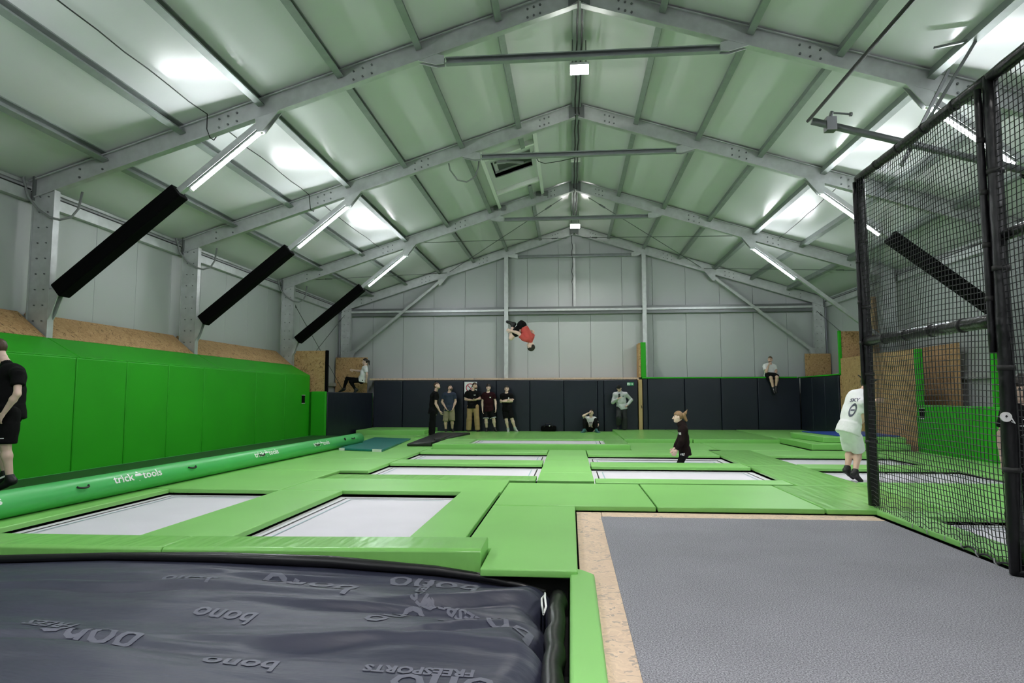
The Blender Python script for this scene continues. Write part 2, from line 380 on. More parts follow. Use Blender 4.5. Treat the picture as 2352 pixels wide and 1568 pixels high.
for F in FRY:
    fr = thing('portal_frame', 'galvanized steel ' + FN[F], 'steel frame', (AX, F, 0), 'portal frames of the hall')
    W_, D_ = .13, .33 / math.sqrt(1 + SL * SL) * 1.0
    D_ = .325 * math.cos(math.atan(SL))
    yc = F + W_ / 2
    for s in (-1, 1):
        xe = CXL - .38 if s < 0 else CXR + .38
        ang = math.atan(SL)
        up = (s * math.sin(ang), 0, math.cos(ang))
        MB().sweep(iprof(D_, W_), (AX + s * .03, yc, zrb(AX + s * .03)), (xe, yc, zrb(xe)), up).build('rafter', 'steel', fr)
        xi, xo = (CXL, CXL - .39) if s < 0 else (CXR, CXR + .39)
        # column: web in the frame plane
        mb = MB(); zt = zrb(xi) + .005; zo = zrb(xo) + .005
        def quadbox(xa, xb, y0, y1, za, zb):
            mb.add([(xa, y0, -.8), (xb, y0, -.8), (xb, y1, -.8), (xa, y1, -.8), (xa, y0, za), (xb, y0, zb), (xb, y1, zb), (xa, y1, za)],
                   [(0, 3, 2, 1), (4, 5, 6, 7), (0, 1, 5, 4), (1, 2, 6, 5), (2, 3, 7, 6), (3, 0, 4, 7)])
        quadbox(xo - s * .0145, xi + s * .0145, F + .03, F + .10, zo, zt)
        quadbox(xi, xi - s * -.014 if False else xi + s * .014, F, F + .13, zt, zt)
        quadbox(xo, xo - s * .014, F, F + .13, zo, zo)
        mb.build('column', 'steel', fr)
        # end plate, gusset at the knee
        MB().box(*sorted((xo - s * .02, xo + s * .01)), F - .01, F + .14, zo - .05, zo + .36).build('end_plate', 'steeld', fr)
        # bolts
        mb = MB(); pts = []
        for dx in (.62, .72, .82, 3.35, 3.5, 3.65, 5.6, 5.75, 5.9, 7.9, 8.3):
            x = AX + s * dx
            for dz in (.09, .23): pts.append((x, zrb(x) + dz))
        bolts(mb, pts, F + W_ / 2 - .015)
        pts = []
        for k in range(9):
            for dx in (.12, .27): pts.append((xi + s * dx, 2.6 + .26 * k))
        bolts(mb, pts, F + .03, .012)
        mb.build('bolt_set', 'steeld', fr)['kind'] = 'stuff'
        # knee brace with gussets
        A = Vector((-8.42 if s < 0 else 8.82, yc, 2.98)); B = Vector((-4.98 if s < 0 else 5.34, yc, 5.76))
        d = (B - A).normalized(); nrm = Vector((-d.z, 0, d.x)) if s < 0 else Vector((d.z, 0, -d.x))
        if nrm.z < 0: nrm = -nrm
        mb = MB(); mb.bar(A + d * .08, B - d * .05, .10, .10, nrm, 0, (0, .05))
        for k in range(1, 9):
            q = A + (B - A) * (k / 9 + .02); mb.bar(q - d * .008, q + d * .008, .104, .104, nrm, 0, (0, .05))
        mb.build('knee_brace', 'steel', fr)
        mb = MB(); g = .008
        for yy in (yc - .055, yc + .055):
            xt = B.x
            mb.add([(xt - s * .30, yy - g, zrb(xt - s * .30)), (xt + s * .10, yy - g, zrb(xt + s * .10)), (xt + s * .06, yy - g, B.z - .12), (xt - s * .03, yy - g, B.z - .10),
                    (xt - s * .30, yy + g, zrb(xt - s * .30)), (xt + s * .10, yy + g, zrb(xt + s * .10)), (xt + s * .06, yy + g, B.z - .12), (xt - s * .03, yy + g, B.z - .10)],
                   [(0, 1, 2, 3), (7, 6, 5, 4), (0, 4, 5, 1), (1, 5, 6, 2), (2, 6, 7, 3), (3, 7, 4, 0)])
            mb.add([(xi, yy - g, 3.12), (xi, yy - g, 2.62), (xi - s * .06, yy - g, 2.72), (xi - s * .20, yy - g, 3.14), (xi, yy + g, 3.12), (xi, yy + g, 2.62), (xi - s * .06, yy + g, 2.72), (xi - s * .20, yy + g, 3.14)],
                   [(0, 1, 2, 3), (7, 6, 5, 4), (0, 4, 5, 1), (1, 5, 6, 2), (2, 6, 7, 3), (3, 7, 4, 0)])
        split_build(mb, 'gusset_plate', 'steel', fr)
    # collar tie and its gussets
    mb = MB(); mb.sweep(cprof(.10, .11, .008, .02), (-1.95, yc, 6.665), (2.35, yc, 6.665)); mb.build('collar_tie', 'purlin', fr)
    mb = MB()
    for s in (-1, 1):
        xg = AX + s * 2.28
        for yy in (yc - .05, yc + .05):
            mb.add([(xg - s * .12, yy - .007, 6.66), (xg - s * .12, yy - .007, 6.80), (xg, yy - .007, zrb(xg)), (xg + s * .30, yy - .007, zrb(xg + s * .30)), (xg - s * .0, yy - .007, 6.65),
                    (xg - s * .12, yy + .007, 6.66), (xg - s * .12, yy + .007, 6.80), (xg, yy + .007, zrb(xg)), (xg + s * .30, yy + .007, zrb(xg + s * .30)), (xg - s * .0, yy + .007, 6.65)],
                   [(0, 1, 2, 3, 4), (9, 8, 7, 6, 5), (0, 5, 6, 1), (1, 6, 7, 2), (2, 7, 8, 3), (3, 8, 9, 4), (4, 9, 5, 0)])
    split_build(mb, 'tie_gusset', 'steel', fr)
    # ridge splice plate
    mb = MB(); zz = RB
    mb.add([(AX - .17, F - .012, zrb(AX - .17) + .01), (AX, F - .012, zz + .04), (AX + .17, F - .012, zrb(AX + .17) + .01), (AX + .17, F - .012, zrb(AX + .17) + .30), (AX, F - .012, zz + .35), (AX - .17, F - .012, zrb(AX - .17) + .30),
            (AX - .17, F + .0, zrb(AX - .17) + .01), (AX, F + .0, zz + .04), (AX + .17, F + .0, zrb(AX + .17) + .01), (AX + .17, F + .0, zrb(AX + .17) + .30), (AX, F + .0, zz + .35), (AX - .17, F + .0, zrb(AX - .17) + .30)],
           [(0, 1, 2, 3, 4, 5), (11, 10, 9, 8, 7, 6)] + [(i, 6 + i, 6 + (i + 1) % 6, (i + 1) % 6) for i in range(6)])
    mb.build('ridge_plate', 'steeld', fr)
    if F > 24: continue
    # tube lights below the braces and black brace pads (things of their own)
    for s in (-1, 1):
        side = 'left' if s < 0 else 'right'
        A = Vector((-8.42 if s < 0 else 8.82, yc, 2.98)); B = Vector((-4.98 if s < 0 else 5.34, yc, 5.76)); d = (B - A).normalized()
        nrm = Vector((d.z, 0, -d.x)) if s < 0 else Vector((-d.z, 0, d.x))
        if nrm.z > 0: nrm = -nrm
        L = (B - A).length
        t0, t1 = A + d * (L * .645) + nrm * .06, A + d * (L * .985) + nrm * .06
        tl = thing('tube_light', f'lit white LED batten under the {side} knee brace of the {FNAME[F]} portal frame', 'tube light', t0, 'LED battens on the knee braces')
        hs_ = MB().bar(t0 - nrm * .035, t1 - nrm * .035, .06, .025, -nrm).build('housing', 'steel', tl)
        MB().bar(t0 + d * .03, t1 - d * .03, .042, .036, -nrm).build('diffuser', 'led', tl)
        mb = MB(); mb.bar(t0 - d * .01, t0 + d * .03,   .05, .045, -nrm); mb.bar(t1 - d * .03, t1 + d * .01, .05, .045, -nrm); split_build(mb, 'end_cap', 'whitep', hs_)
        if not (s > 0 and F > 19):
            p0, p1 = A + d * (L * .025), A + d * (L * .61)
            pad = MB().bar(p0 + nrm * -.045, p1 + nrm * -.045, .25, .25, -nrm).build('brace_pad', 'blackmatte', None, bevel=.02)
            tag(pad, f'black foam pad wrapped round the {side} knee brace of the {FNAME[F]} portal frame', 'foam pad', 'black pads on the knee braces')

# ridge lamps
def flood(y, z, lab, lm='flood'):
    t = thing('flood_lamp', lab, 'lamp', (AX + .02, y, z), 'floodlights along the ridge')
    x = AX + .02
    MB().box(x - .17, x + .17, y - .10, y + .10, z, z + .05).build('housing', 'steel', t, bevel=.01)
    MB().add([(x - .15, y - .085, z - .004), (x - .15, y + .085, z - .004), (x + .15, y + .085, z - .004), (x + .15, y - .085, z - .004)], [(0, 1, 2, 3)]).build('lens', lm, t)
    mb = MB()
    for a0, a1, b0, b1 in ((x - .16, x + .16, y - .095, y - .09), (x - .16, x + .16, y + .09, y + .095), (x - .165, x - .16, y - .095, y + .095), (x + .16, x + .165, y - .095, y + .095)): mb.box(a0, a1, b0, b1, z - .09, z - .005)
    mb.build('glow_rim', 'glowrim', t)['kind'] = 'stuff'  # glowing rim added to make the lamp's bright spot look larger
    mb = MB(); mb.bar((x - .12, y, z + .05), (x - .12, y, RZ - .12), .02, .02, (0, 1, 0)); mb.bar((x + .12, y, z + .05), (x + .12, y, RZ - .15), .02, .02, (0, 1, 0)); split_build(mb, 'bracket', 'steeld', t)
flood(11.45, 7.26, 'bright white flood lamp under the ridge between the two nearest frames')
flood(22.5, 7.28, 'small bright flood lamp at the far end of the ridge', 'flood2')
flood(.4, 7.26, 'flood lamp under the ridge above the viewer')
flood(-5.0, 7.26, 'flood lamp under the ridge behind the viewer')
t = thing('ridge_fitting', 'small unlit white emergency fitting at the middle of the ridge', 'lamp', (AX, 17.4, 7.7))
MB().box(AX - .13, AX + .13, 17.3, 17.5, 7.70, 7.76).build('housing', 'whitep', t, bevel=.01)
MB().box(AX - .09, AX + .09, 17.34, 17.46, 7.685, 7.70).build('diffuser', 'white', t)

# ------------------------------------------------------------------ roof hatch, cables, bracing
h = thing('roof_hatch', 'open smoke hatch with pale trimmers in the left roof slope', 'roof hatch', (-1.45, 16.6, 7.3))
def rbar(x0, y0, x1, y1, w, hgt, drop=0.0):
    up = (-SL, 0, 1) if (x0 + x1) / 2 < AX else (SL, 0, 1)
    return MB().bar((x0, y0, zroof(x0) - hgt / 2 - drop), (x1, y1, zroof(x1) - hgt / 2 - drop), w, hgt, up)
for x in (-2.10, -.80): rbar(x, 14.45, x, 19.5, .09, .13).build('trimmer', 'whitep', h)
for yy in (15.5, 18.25): rbar(-2.05, yy, -.85, yy, .10, .12).build('trimmer', 'whitep', h)
mb = MB()
def roofquad(b, xa, ya, xb, yb, z0o, z1o):
    b.add([(xa, ya, zroof(xa) + z0o), (xb, yb, zroof(xb) + z0o), (xb, yb, zroof(xb) + z1o), (xa, ya, zroof(xa) + z1o)], [(0, 1, 2, 3)])
for a in ((HX0, HY0, HX1, HY0), (HX1, HY0, HX1, HY1), (HX1, HY1, HX0, HY1), (HX0, HY1, HX0, HY0)): roofquad(mb, *a, -.03, .16)
mb.build('kerb', 'steel', h)
mb = MB(); mb.add([(HX0 - .05, HY0 - .05, zroof(HX0) + .155), (HX1 + .05, HY0 - .05, zroof(HX1) + .155), (HX1 + .05, HY1 + .05, zroof(HX1) + .155), (HX0 - .05, HY1 + .05, zroof(HX0) + .155)], [(0, 1, 2, 3)]); mb.build('lid', 'steeld', h)
mb = MB(); mb.bar((-1.9, 16.1, 7.30), (-1.2, 16.9, 7.52), .06, .05); mb.bar((-1.85, 16.15, 7.28), (-1.60, 16.35, 7.36), .10, .08); split_build(mb, 'opener_arm', 'steel', h)
mb = MB()
for x in (-2.10, -.80):
    for dx in (-.11, .11): mb.box(x + dx - .07, x + dx + .07, 19.44, 19.475, zroof(x) - .19, zroof(x) - .04)
split_build(mb, 'hanger_plate', 'steeld', h)

def cable(name, pts, r, m, lab, cat='cable', group=None, n=6):
    return tag(MB().tube(pts, r, n).build(name, m, None, smooth=True), lab, cat, group)
def wob(p0, p1, n, a, sag=0):
    p0 = Vector(p0); p1 = Vector(p1); rnd = random.Random(int(abs(p0.x * 97 + p0.y * 31) * 10)); out = []
    for i in range(n + 1):
        t = i / n; q = p0.lerp(p1, t); q += Vector((rnd.uniform(-a, a), 0, rnd.uniform(-a, a) - sag * 4 * t * (1 - t))); out.append(q)
    return out
cable('ridge_cable', wob((AX - .03, 4.5, 7.62), (AX - .03, 22.4, 7.62), 40, .012), .016, 'cable', 'pair of black cables clipped along the ridge, left strand', group='ridge cables')
cable('ridge_cable', wob((AX + .05, 4.5, 7.60), (AX + .05, 22.4, 7.60), 40, .014), .016, 'cable', 'pair of black cables clipped along the ridge, right strand', group='ridge cables')
cable('gable_cable', wob((.11, 24.78, 7.45), (.11, 24.98, 4.75), 14, .03), .010, 'cable', 'thin black cable hanging down the middle of the far gable wall')
cable('lamp_cable', wob((-5.86, 4.9, 5.93), (-5.84, 9.85, 5.92), 10, .012, .01) + [Vector((-5.86, 9.9, 5.7)), Vector((-5.86, 10.0, 5.6)), Vector((-5.86, 10.12, 5.6)), Vector((-5.86, 10.2, 5.7))] + wob((-5.85, 10.3, 5.92), (-5.85, 14.1, 5.92), 8, .012, .01) + [Vector((-5.85, 14.18, 5.6)), Vector((-5.85, 14.36, 5.6))] + wob((-5.85, 14.5, 5.92), (-5.8, 19.4, 5.93), 8, .012, .02), .009, 'cable', 'thin black lamp cable strung along the left roof slope')
cable('lamp_cable', wob((5.9, 14.4, 5.98), (6.1, 19.4, 5.94), 8, .015, .03), .009, 'cable', 'thin black lamp cable strung along the right roof slope')
for F, nm in ((9.96, 'nearest'), (14.21, 'second'), (19.48, 'third')):
    pts = [(-9.0, F - .06, 5.15), (-8.98, F - .1, 4.95), (-8.88, F - .1, 4.65), (-8.72, F - .08, 4.45), (-8.5, F - .07, 4.30), (-8.34, F - .05, 4.26), (-8.22, F + .05, 4.33), (-8.18, F + .15, 4.5), (-8.17, F + .2, 4.8)]
    cable('conduit_loop', pts, .02, 'conduit', f'grey flexible conduit looping round the left column of the {nm} portal frame', 'conduit', 'conduit loops', 8)
cable('conduit_loop', [(-2.76, 14.4, 6.85), (-2.74, 14.7, 6.6), (-2.6, 14.9, 6.42), (-2.4, 15.0, 6.40), (-2.2, 15.0, 6.52), (-2.12, 15.0, 6.75), (-2.1, 15.0, 7.0)], .018, 'conduit', 'grey conduit drooping beside the roof hatch', 'conduit', None, 8)
cable('hatch_cable', [(-.9, 16.1, 7.5), (-.75, 16.2, 7.28), (-.6, 16.3, 7.26), (-.2, 16.6, 7.42), (.15, 16.9, 7.6)], .009, 'cable', 'thin black cable from the roof hatch to the ridge')
# bracing rods in the end bay
ro = 0
for a, b, lab in (((-8.72, 19.6, 4.55), (-8.72, 24.7, 1.6), 'left wall bracing rod falling toward the far corner'), ((-8.72, 24.7, 4.5), (-8.72, 19.6, 1.6), 'left wall bracing rod rising toward the far corner'),
               ((8.98, 24.7, 4.45), (9.1, 21.0, 2.6), 'right wall bracing rod falling from the far corner'),
               ((-.2, 19.6, 7.35), (-4.6, 24.75, 6.15), 'left roof bracing rod from the ridge to the far rafter'), ((.6, 19.6, 7.35), (4.9, 24.75, 6.15), 'right roof bracing rod from the ridge to the far rafter'),
               ((-.1, 24.7, 7.36), (-4.6, 19.7, 6.1), 'left roof bracing rod from the far ridge to the third frame'), ((.5, 24.7, 7.36), (4.9, 19.7, 6.1), 'right roof bracing rod from the far ridge to the third frame'),
               ((-8.0, 19.7, 5.0), (-4.7, 24.7, 6.1), 'left low roof bracing rod from the eaves to the far rafter'), ((8.4, 19.7, 5.0), (5.0, 24.7, 6.1), 'right low roof bracing rod from the eaves to the far rafter')):
    r_ = thing('bracing_rod', 'thin steel ' + lab, 'rod', a, 'bracing rods of the end bay')
    MB().tube([a, b], .011, 6).build('rod', 'steeld', r_)
    A, B = Vector(a), Vector(b); q = A.lerp(B, .08); q2 = A.lerp(B, .12)
    MB().tube([q, q2], .026, 6).build('turnbuckle', 'steeld', r_)

# steel pipe rail hung above the netting
t = thing('pipe_rail', 'steel pipe hung from the roof above the netting, with a clamp', 'pipe', (3.0, 8.3, 4.8))
MB().tube([(3.05, 8.3, 4.80), (5.6, 8.3, 4.06)], .045, 10).build('pipe', 'steeld', t, smooth=True)
MB().tube([(3.0, 8.3, 4.80), (3.02, 3.0, 4.82)], .02, 8).build('long_rod', 'cable', t, smooth=True)
mb = MB(); mb.box(3.21, 3.33, 8.24, 8.36, 4.66, 4.83); mb.tube([(3.27, 8.3, 4.83), (3.30, 8.3, 4.91)], .025, 8); mb.tube([(3.28, 8.3, 4.90), (3.52, 8.3, 4.87)], .013, 8); mb.tube([(3.51, 8.3, 4.87), (3.535, 8.3, 4.87)], .028, 8); split_build(mb, 'clamp', 'steeld', t)
for a, b in (((5.46, 8.95, 6.12), (4.10, 8.32, 4.20)), ((5.46, 8.95, 6.12), (5.10, 9.3, 6.20)), ((4.75, 8.36, 5.42), (4.12, 8.36, 4.22))):
    MB().bar(a, b, .035, .03, (0, 1, 0)).build('strut', 'steeld', t)

# ------------------------------------------------------------------ carpeted deck
cp = MB().box(.335, 3.42, -3.0, 7.66, -.05, 0.0).build('carpet', 'carpet', None)
tag(cp, 'speckled grey carpet covering the near right deck', 'carpet')
deck = thing('osb_deck', 'bare chipboard border framing the grey carpet', 'chipboard', (.2, 7.8, -.05))
MB().box(.06, .345, -3.0, 7.99, -.07, -.006).build('board', 'osb_pale_lit', deck, bevel=.003, seg=1)
MB().box(.352, 3.44, 7.655, 7.99, -.07, -.006).build('board', 'osb_pale_lit', deck, bevel=.003, seg=1)
MB().box(.06, 3.44, -3.0, 8.0, -.8, -.08).build('deck_base', 'conc', deck)

# ------------------------------------------------------------------ floor pads
def pad(x0, x1, y0, y1, zt, lab, m='pad', thick=None, poly=None, group='green floor pads', bev=.011, name='floor_pad', z0=None):
    zb = z0 if z0 is not None else (zt - (thick or .058))
    poly = poly or [(x0, y0), (x1, y0), (x1, y1), (x0, y1)]
    cx = sum(p_[0] for p_ in poly) / len(poly); cy = sum(p_[1] for p_ in poly) / len(poly)
    g = .006
    poly = [(x - math.copysign(g, x - cx), y - math.copysign(g, y - cy)) for x, y in poly]
    o = MB().prism(poly, zb, zt).build(name, m, None, bevel=bev, seg=3, loc=(cx, cy, zb))
    return tag(o, lab, 'pad', group)
P = .06
pad(-6.4, -5.67, 5.72, 9.0, P, 'narrow green pad between the long roll and the leftmost near trampoline')
pad(-6.3, -4.07, 9.01, 11.47, P, 'green pad behind the leftmost near trampoline, beside the long roll')
pad(-6.3, -3.56, 11.48, 13.76, P, 'green pad beside the roll, left of the nearer wide left trampoline')
pad(-6.3, -3.56, 13.77, 16.3, P, 'green pad beside the roll, in front of the teal mats')
pad(-6.9, -3.46, 16.31, 22.0, P, 'green pad under the teal mats and black ramp')
pad(-4.07, -3.16, 5.7, 9.05, P, 'green pad strip between the two near trampolines')
pad(-4.06, -.95, 9.06, 10.33, P, 'broad green pad behind the second near trampoline')
pad(-1.49, -.96, 5.7, 8.95, P + .02, 'green pad right of the second near trampoline, split by a dark gap')
pad(0, 0, 0, 0, P, 'smooth green pad between the pit and the chipboard border', poly=[(-.70, 5.06), (.05, 5.06), (.05, 7.98), (-.94, 7.98), (-.94, 5.74), (-.70, 5.74)])
pad(-.94, 1.0, 8.0, 10.05, P, 'light green pad behind the chipboard border, leftmost of the front strip')
pad(1.01, 2.92, 8.0, 10.05, P, 'light green pad behind the carpet, middle of the front strip')
pad(2.93, 4.3, 7.99, 10.05, P, 'creased light green pad at the netting post, right end of the front strip', 'padwrk')
pad(3.83, 8.2, 7.62, 7.98, P, 'narrow green pad on the far edge of the near right trampoline')
pad(4.31, 8.2, 7.99, 10.05, P, 'green pad beyond the netting, behind the near right trampoline')
pad(3.46, 3.82, -1.0, 7.98, P, 'green pad strip along the foot of the netting')
pad(-3.95, -.55, 10.35, 10.94, P, 'green pad on the near edge of the nearer wide left trampoline', 'padwrk')
pad(-.53, .36, 10.26, 11.3, P + .012, 'green pad on the centre aisle, nearest piece', group='centre aisle pads')
pad(-.53, .36, 11.31, 13.5, P + .012, 'green pad on the centre aisle, middle piece', group='centre aisle pads')
pad(-.53, .36, 13.51, 15.75, P + .012, 'green pad on the centre aisle, farthest piece', group='centre aisle pads')
pad(.37, 3.28, 10.16, 10.68, P, 'green pad on the near edge of the nearer wide right trampoline')
pad(-3.55, -.55, 12.8, 13.6, P, 'green pad between the two wide left trampolines')
pad(.37, 3.28, 12.5, 13.3, P, 'green pad between the two wide right trampolines')
pad(-3.55, -.54, 15.4, 16.25, P, 'green pad behind the farther wide left trampoline')
pad(-.53, .36, 15.77, 16.25, P, 'short green pad closing the far end of the centre aisle')
pad(.37, 3.28, 15.0, 16.25, P, 'green pad behind the person in the black hoodie')
pad(3.30, 4.29, 10.08, 12.85, P, 'green pad right of the nearer wide right trampoline', 'padwrk')
pad(3.30, 4.29, 12.86, 16.5, P, 'green pad right of the farther wide right trampoline', 'padwrk')
pad(4.30, 6.85, 10.08, 10.52, P, 'green pad on the near edge of the trampoline under the white-clad jumper')
pad(4.30, 6.85, 12.5, 13.2, P, 'green pad between the two right-hand trampolines')
pad(4.30, 6.85, 15.0, 16.45, P, 'green pad in front of the stacked blue-topped mats')
pad(6.86, 8.18, 10.08, 16.45, P, 'green pad along the foot of the right wall')
pad(1.47, 3.6, 16.27, 18.9, P, 'flat green pad right of the raised far trampoline')
pad(3.61, 5.72, 16.52, 18.9, P, 'flat green pad left of the stacked blue-topped mats')
# raised far trampoline ring
pad(-3.45, 1.45, 16.3, 16.66, .18, 'near edge pad of the raised far trampoline', thick=.16, group='raised trampoline pads')
pad(-3.45, -2.6, 16.67, 18.4, .18, 'left edge pad of the raised far trampoline', thick=.16, group='raised trampoline pads')
pad(.87, 1.45, 16.67, 18.4, .18, 'right edge pad of the raised far trampoline', 'padwrk', thick=.16, group='raised trampoline pads')
pad(-3.45, 1.45, 18.41, 20.4, .18, 'far edge pad of the raised far trampoline', 'padwrk', thick=.16, group='raised trampoline pads')
pad(-4.9, 2.55, 20.42, 24.28, .09, 'long green pad under the standing onlookers by the navy wall', 'padwrk')
pad(-7.3, -4.92, 22.02, 24.28, .22, 'raised green pad in the far left corner below the navy block', thick=.26)
pad(1.5, 3.4, 18.92, 24.28, .16, 'raised crumpled green pad beside the timber post', 'padwrk', thick=.2)
pad(3.41, 5.85, 18.92, 24.28, .16, 'raised creased green pad below the navy wall, beside the corner mats', 'padwrk', thick=.2)
pad(5.86, 8.15, 19.2, 24.2, .17, 'raised green pad in the far right corner', thick=.2)
# stacked mats on the right
pad(0, 0, 0, 0, .215, 'lower green mat of the stack in the far right corner', poly=[(5.78, 16.55), (8.05, 16.5), (8.1, 19.15), (5.75, 19.1)], z0=.06, group='corner mat stack', name='landing_mat', bev=.02)
pad(0, 0, 0, 0, .36, 'upper green mat of the stack in the far right corner, with cut corner', poly=[(6.2, 16.95), (8.08, 16.8), (8.1, 19.15), (6.1, 19.12), (6.02, 18.6)], z0=.218, group='corner mat stack', name='landing_mat', bev=.02)
pad(0, 0, 0, 0, .385, 'thin bright blue mat on top of the green stack in the far right corner', 'blue', poly=[(6.62, 17.2), (8.08, 17.05), (8.1, 19.15), (6.4, 19.1)], z0=.362, group='corner mat stack', name='landing_mat', bev=.008)

# near raised edge pad beside the pit (two pieces)
def edgeblock(x0, x1, lab, zl, zr):
    b = MB(); y0, y1 = 5.24, 5.71
    n = 10; vs = []; fs = []
    for i in range(n + 1):
        t_ = i / n; x = x0 + (x1 - x0) * t_; zt = zl + (zr - zl) * t_
        vs += [(x, y0, -.06), (x, y1, -.06), (x, y1, zt - .015), (x, y1 - .03, zt), (x, y0 + .03, zt), (x, y0, zt - .02)]
    for i in range(n):
        for k in range(6): fs.append((i * 6 + k, i * 6 + (k + 1) % 6, (i + 1) * 6 + (k + 1) % 6, (i + 1) * 6 + k))
    fs += [tuple(range(6)), tuple(reversed(range(n * 6, n * 6 + 6)))]
    b.add(vs, fs)
    return tag(b.build('edge_pad', 'padwrk', None, bevel=.008, seg=2), lab, 'pad', 'edge pads of the foam pit')
edgeblock(-6.6, -3.36, 'plain green edge pad above the left half of the black airbag', .12, .13)
edgeblock(-3.35, -.71, 'creased green edge pad with a square cut end above the black airbag', .13, .165)

# ------------------------------------------------------------------ trampolines
def trampoline(x0, x1, y0, y1, zp, lab, zbed=None, dip=None, both=True, group='trampolines sunk in the floor'):
    zb = zbed if zbed is not None else zp - .085
    cx, cy = (x0 + x1) / 2, (y0 + y1) / 2
    t = thing('trampoline', lab, 'trampoline', (cx, cy, zb - .5), group)
    e = .16
    nx, ny = 36, 24; vs = []; fs = []
    def hz(x, y):
        if not dip: return zb
        dx, dy, dd, rr = dip
        q = math.hypot(x - dx, (y - dy) * 1.0)
        edge = min((x - x0) / max(.1, dx - x0) if x < dx else (x1 - x) / max(.1, x1 - dx), (y - y0) / max(.1, dy - y0) if y < dy else (y1 - y) / max(.1, y1 - dy))
        edge = max(0, min(1, edge))
        return zb - dd * edge ** 1.15
    for j in range(ny + 1):
        for i in range(nx + 1):
            x = x0 - .02 + (x1 - x0 + .04) * i / nx; y = y0 - .02 + (y1 - y0 + .04) * j / ny
            vs.append((x, y, hz(x, y)))
    for j in range(ny):
        for i in range(nx): fs.append((j * (nx + 1) + i, j * (nx + 1) + i + 1, (j + 1) * (nx + 1) + i + 1, (j + 1) * (nx + 1) + i))
    bed_ = MB().add(vs, fs).build('jump_bed', 'bed', t, smooth=True)
    # webbing lines
    for k, (off, wd, m) in enumerate(((.10, .022, 'cable'), (.20, .02, 'tape'))):
        for ab in (((x0 + off, y0 + off), (x0 + off, y1 - off)), ((x1 - off, y0 + off), (x1 - off, y1 - off)) if both else None, ((x0 + off, y1 - off), (x1 - off, y1 - off)), ((x0 + off, y0 + off), (x1 - off, y0 + off))):
            if ab is None: continue
            a, b = ab; mb = MB(); n = 16; A = Vector((*a, 0)); B = Vector((*b, 0)); d = (B - A).normalized(); s = Vector((-d.y, d.x, 0)) * wd / 2
            vs = []; fs = []
            for i in range(n + 1):
                q = A.lerp(B, i / n)
                for sg in (-1, 1):
                    c = q + s * sg; vs.append((c.x, c.y, hz(c.x, c.y) + .004))
            for i in range(n): fs.append((2 * i, 2 * i + 1, 2 * i + 3, 2 * i + 2))
            mb.add(vs, fs).build('webbing', m, bed_)
    # steel rails around the opening, under the pads
    mb = MB()
    for a, b in (((x0 - .03, y0 - .03), (x0 - .03, y1 + .03)), ((x1 + .03, y0 - .03), (x1 + .03, y1 + .03)), ((x0 - .03, y1 + .03), (x1 + .03, y1 + .03)), ((x0 - .03, y0 - .03), (x1 + .03, y0 - .03))):
        mb.tube([(*a, zb - .03), (*b, zb - .03)], .03, 8)
        mb.tube([(*a, zb - .03), (*a, -.8)], .03, 8)
    split_build(mb, 'frame_rail', 'cable', t, smooth=True)
    return t
trampoline(-5.67, -4.07, 5.75, 9.0, P, 'leftmost near trampoline with a white bed, beside the long green roll', both=False)
trampoline(-3.16, -1.49, 5.75, 9.0, P, 'second near trampoline with a white bed, just behind the black airbag', both=False)
trampoline(-3.55, -.54, 10.94, 12.8, P, 'nearer wide left trampoline, left of the centre aisle')
trampoline(-3.55, -.54, 13.6, 15.4, P, 'farther wide left trampoline, left of the centre aisle')
trampoline(.37, 3.28, 10.68, 12.5, P, 'nearer wide right trampoline, in front of the person in the black hoodie')
trampoline(.37, 3.28, 13.3, 15.0, P, 'trampoline whose bed dips under the person in the black hoodie', dip=(2.2, 14.2, .30, 1.0))
trampoline(4.30, 6.85, 13.2, 15.0, P, 'farther right-hand trampoline behind the white-clad jumper')
trampoline(4.30, 6.85, 10.52, 12.5, P, 'right-hand trampoline under the white-clad jumper')
trampoline(3.83, 6.8, 1.0, 7.6, P, 'near right trampoline seen only through the netting')
trampoline(-2.6, .87, 16.66, 18.4, .18, 'raised far trampoline under the somersaulting jumper', zbed=.135)

# ------------------------------------------------------------------ left wall pads
ys = [2.0, 3.6, 5.2, 6.8, 8.35, 9.9, 11.12, 12.35, 13.62, 16.0, 17.7, 19.45]
n = len(ys) - 1
for i in range(n):
    y0, y1 = ys[i] + .006, ys[i + 1] - .006
    x = -7.9
    o = MB().box(x - .09, x, y0, y1, .12, 1.99).build('wall_pad', 'wallpad', None, bevel=.022, seg=3)
    d = '' if i < n - 1 else ', beside the switch'
    tag(o, f'upright green left wall pad, {ORD[n - 1 - i]} from the far corner' + d, 'pad', 'upright pads of the left wall')
sy = [2.0, 6.0, 9.97, 14.3, 19.45]
for i in range(4):
    y0, y1 = sy[i] + .005, sy[i + 1] - .005
    b = MB(); b.add([(-7.9, y0, 2.0), (-7.93, y0, 1.95), (-8.52, y0, 2.25), (-8.5, y0, 2.33), (-7.9, y1, 2.0), (-7.93, y1, 1.95), (-8.52, y1, 2.25), (-8.5, y1, 2.33)],
                   [(0, 1, 2, 3), (7, 6, 5, 4), (0, 4, 5, 1), (1, 5, 6, 2), (2, 6, 7, 3), (3, 7, 4, 0)])
    o = b.build('wall_pad', 'wallpad', None, bevel=.012)
    tag(o, f'sloping green cap pad on the left wall, {ORD[3 - i]} from the far corner', 'pad', 'sloping cap pads of the left wall')
MB().box(-8.48, -7.99, 5.9, 19.4, .0, 1.94).build('pad_backing', 'osb', wl)
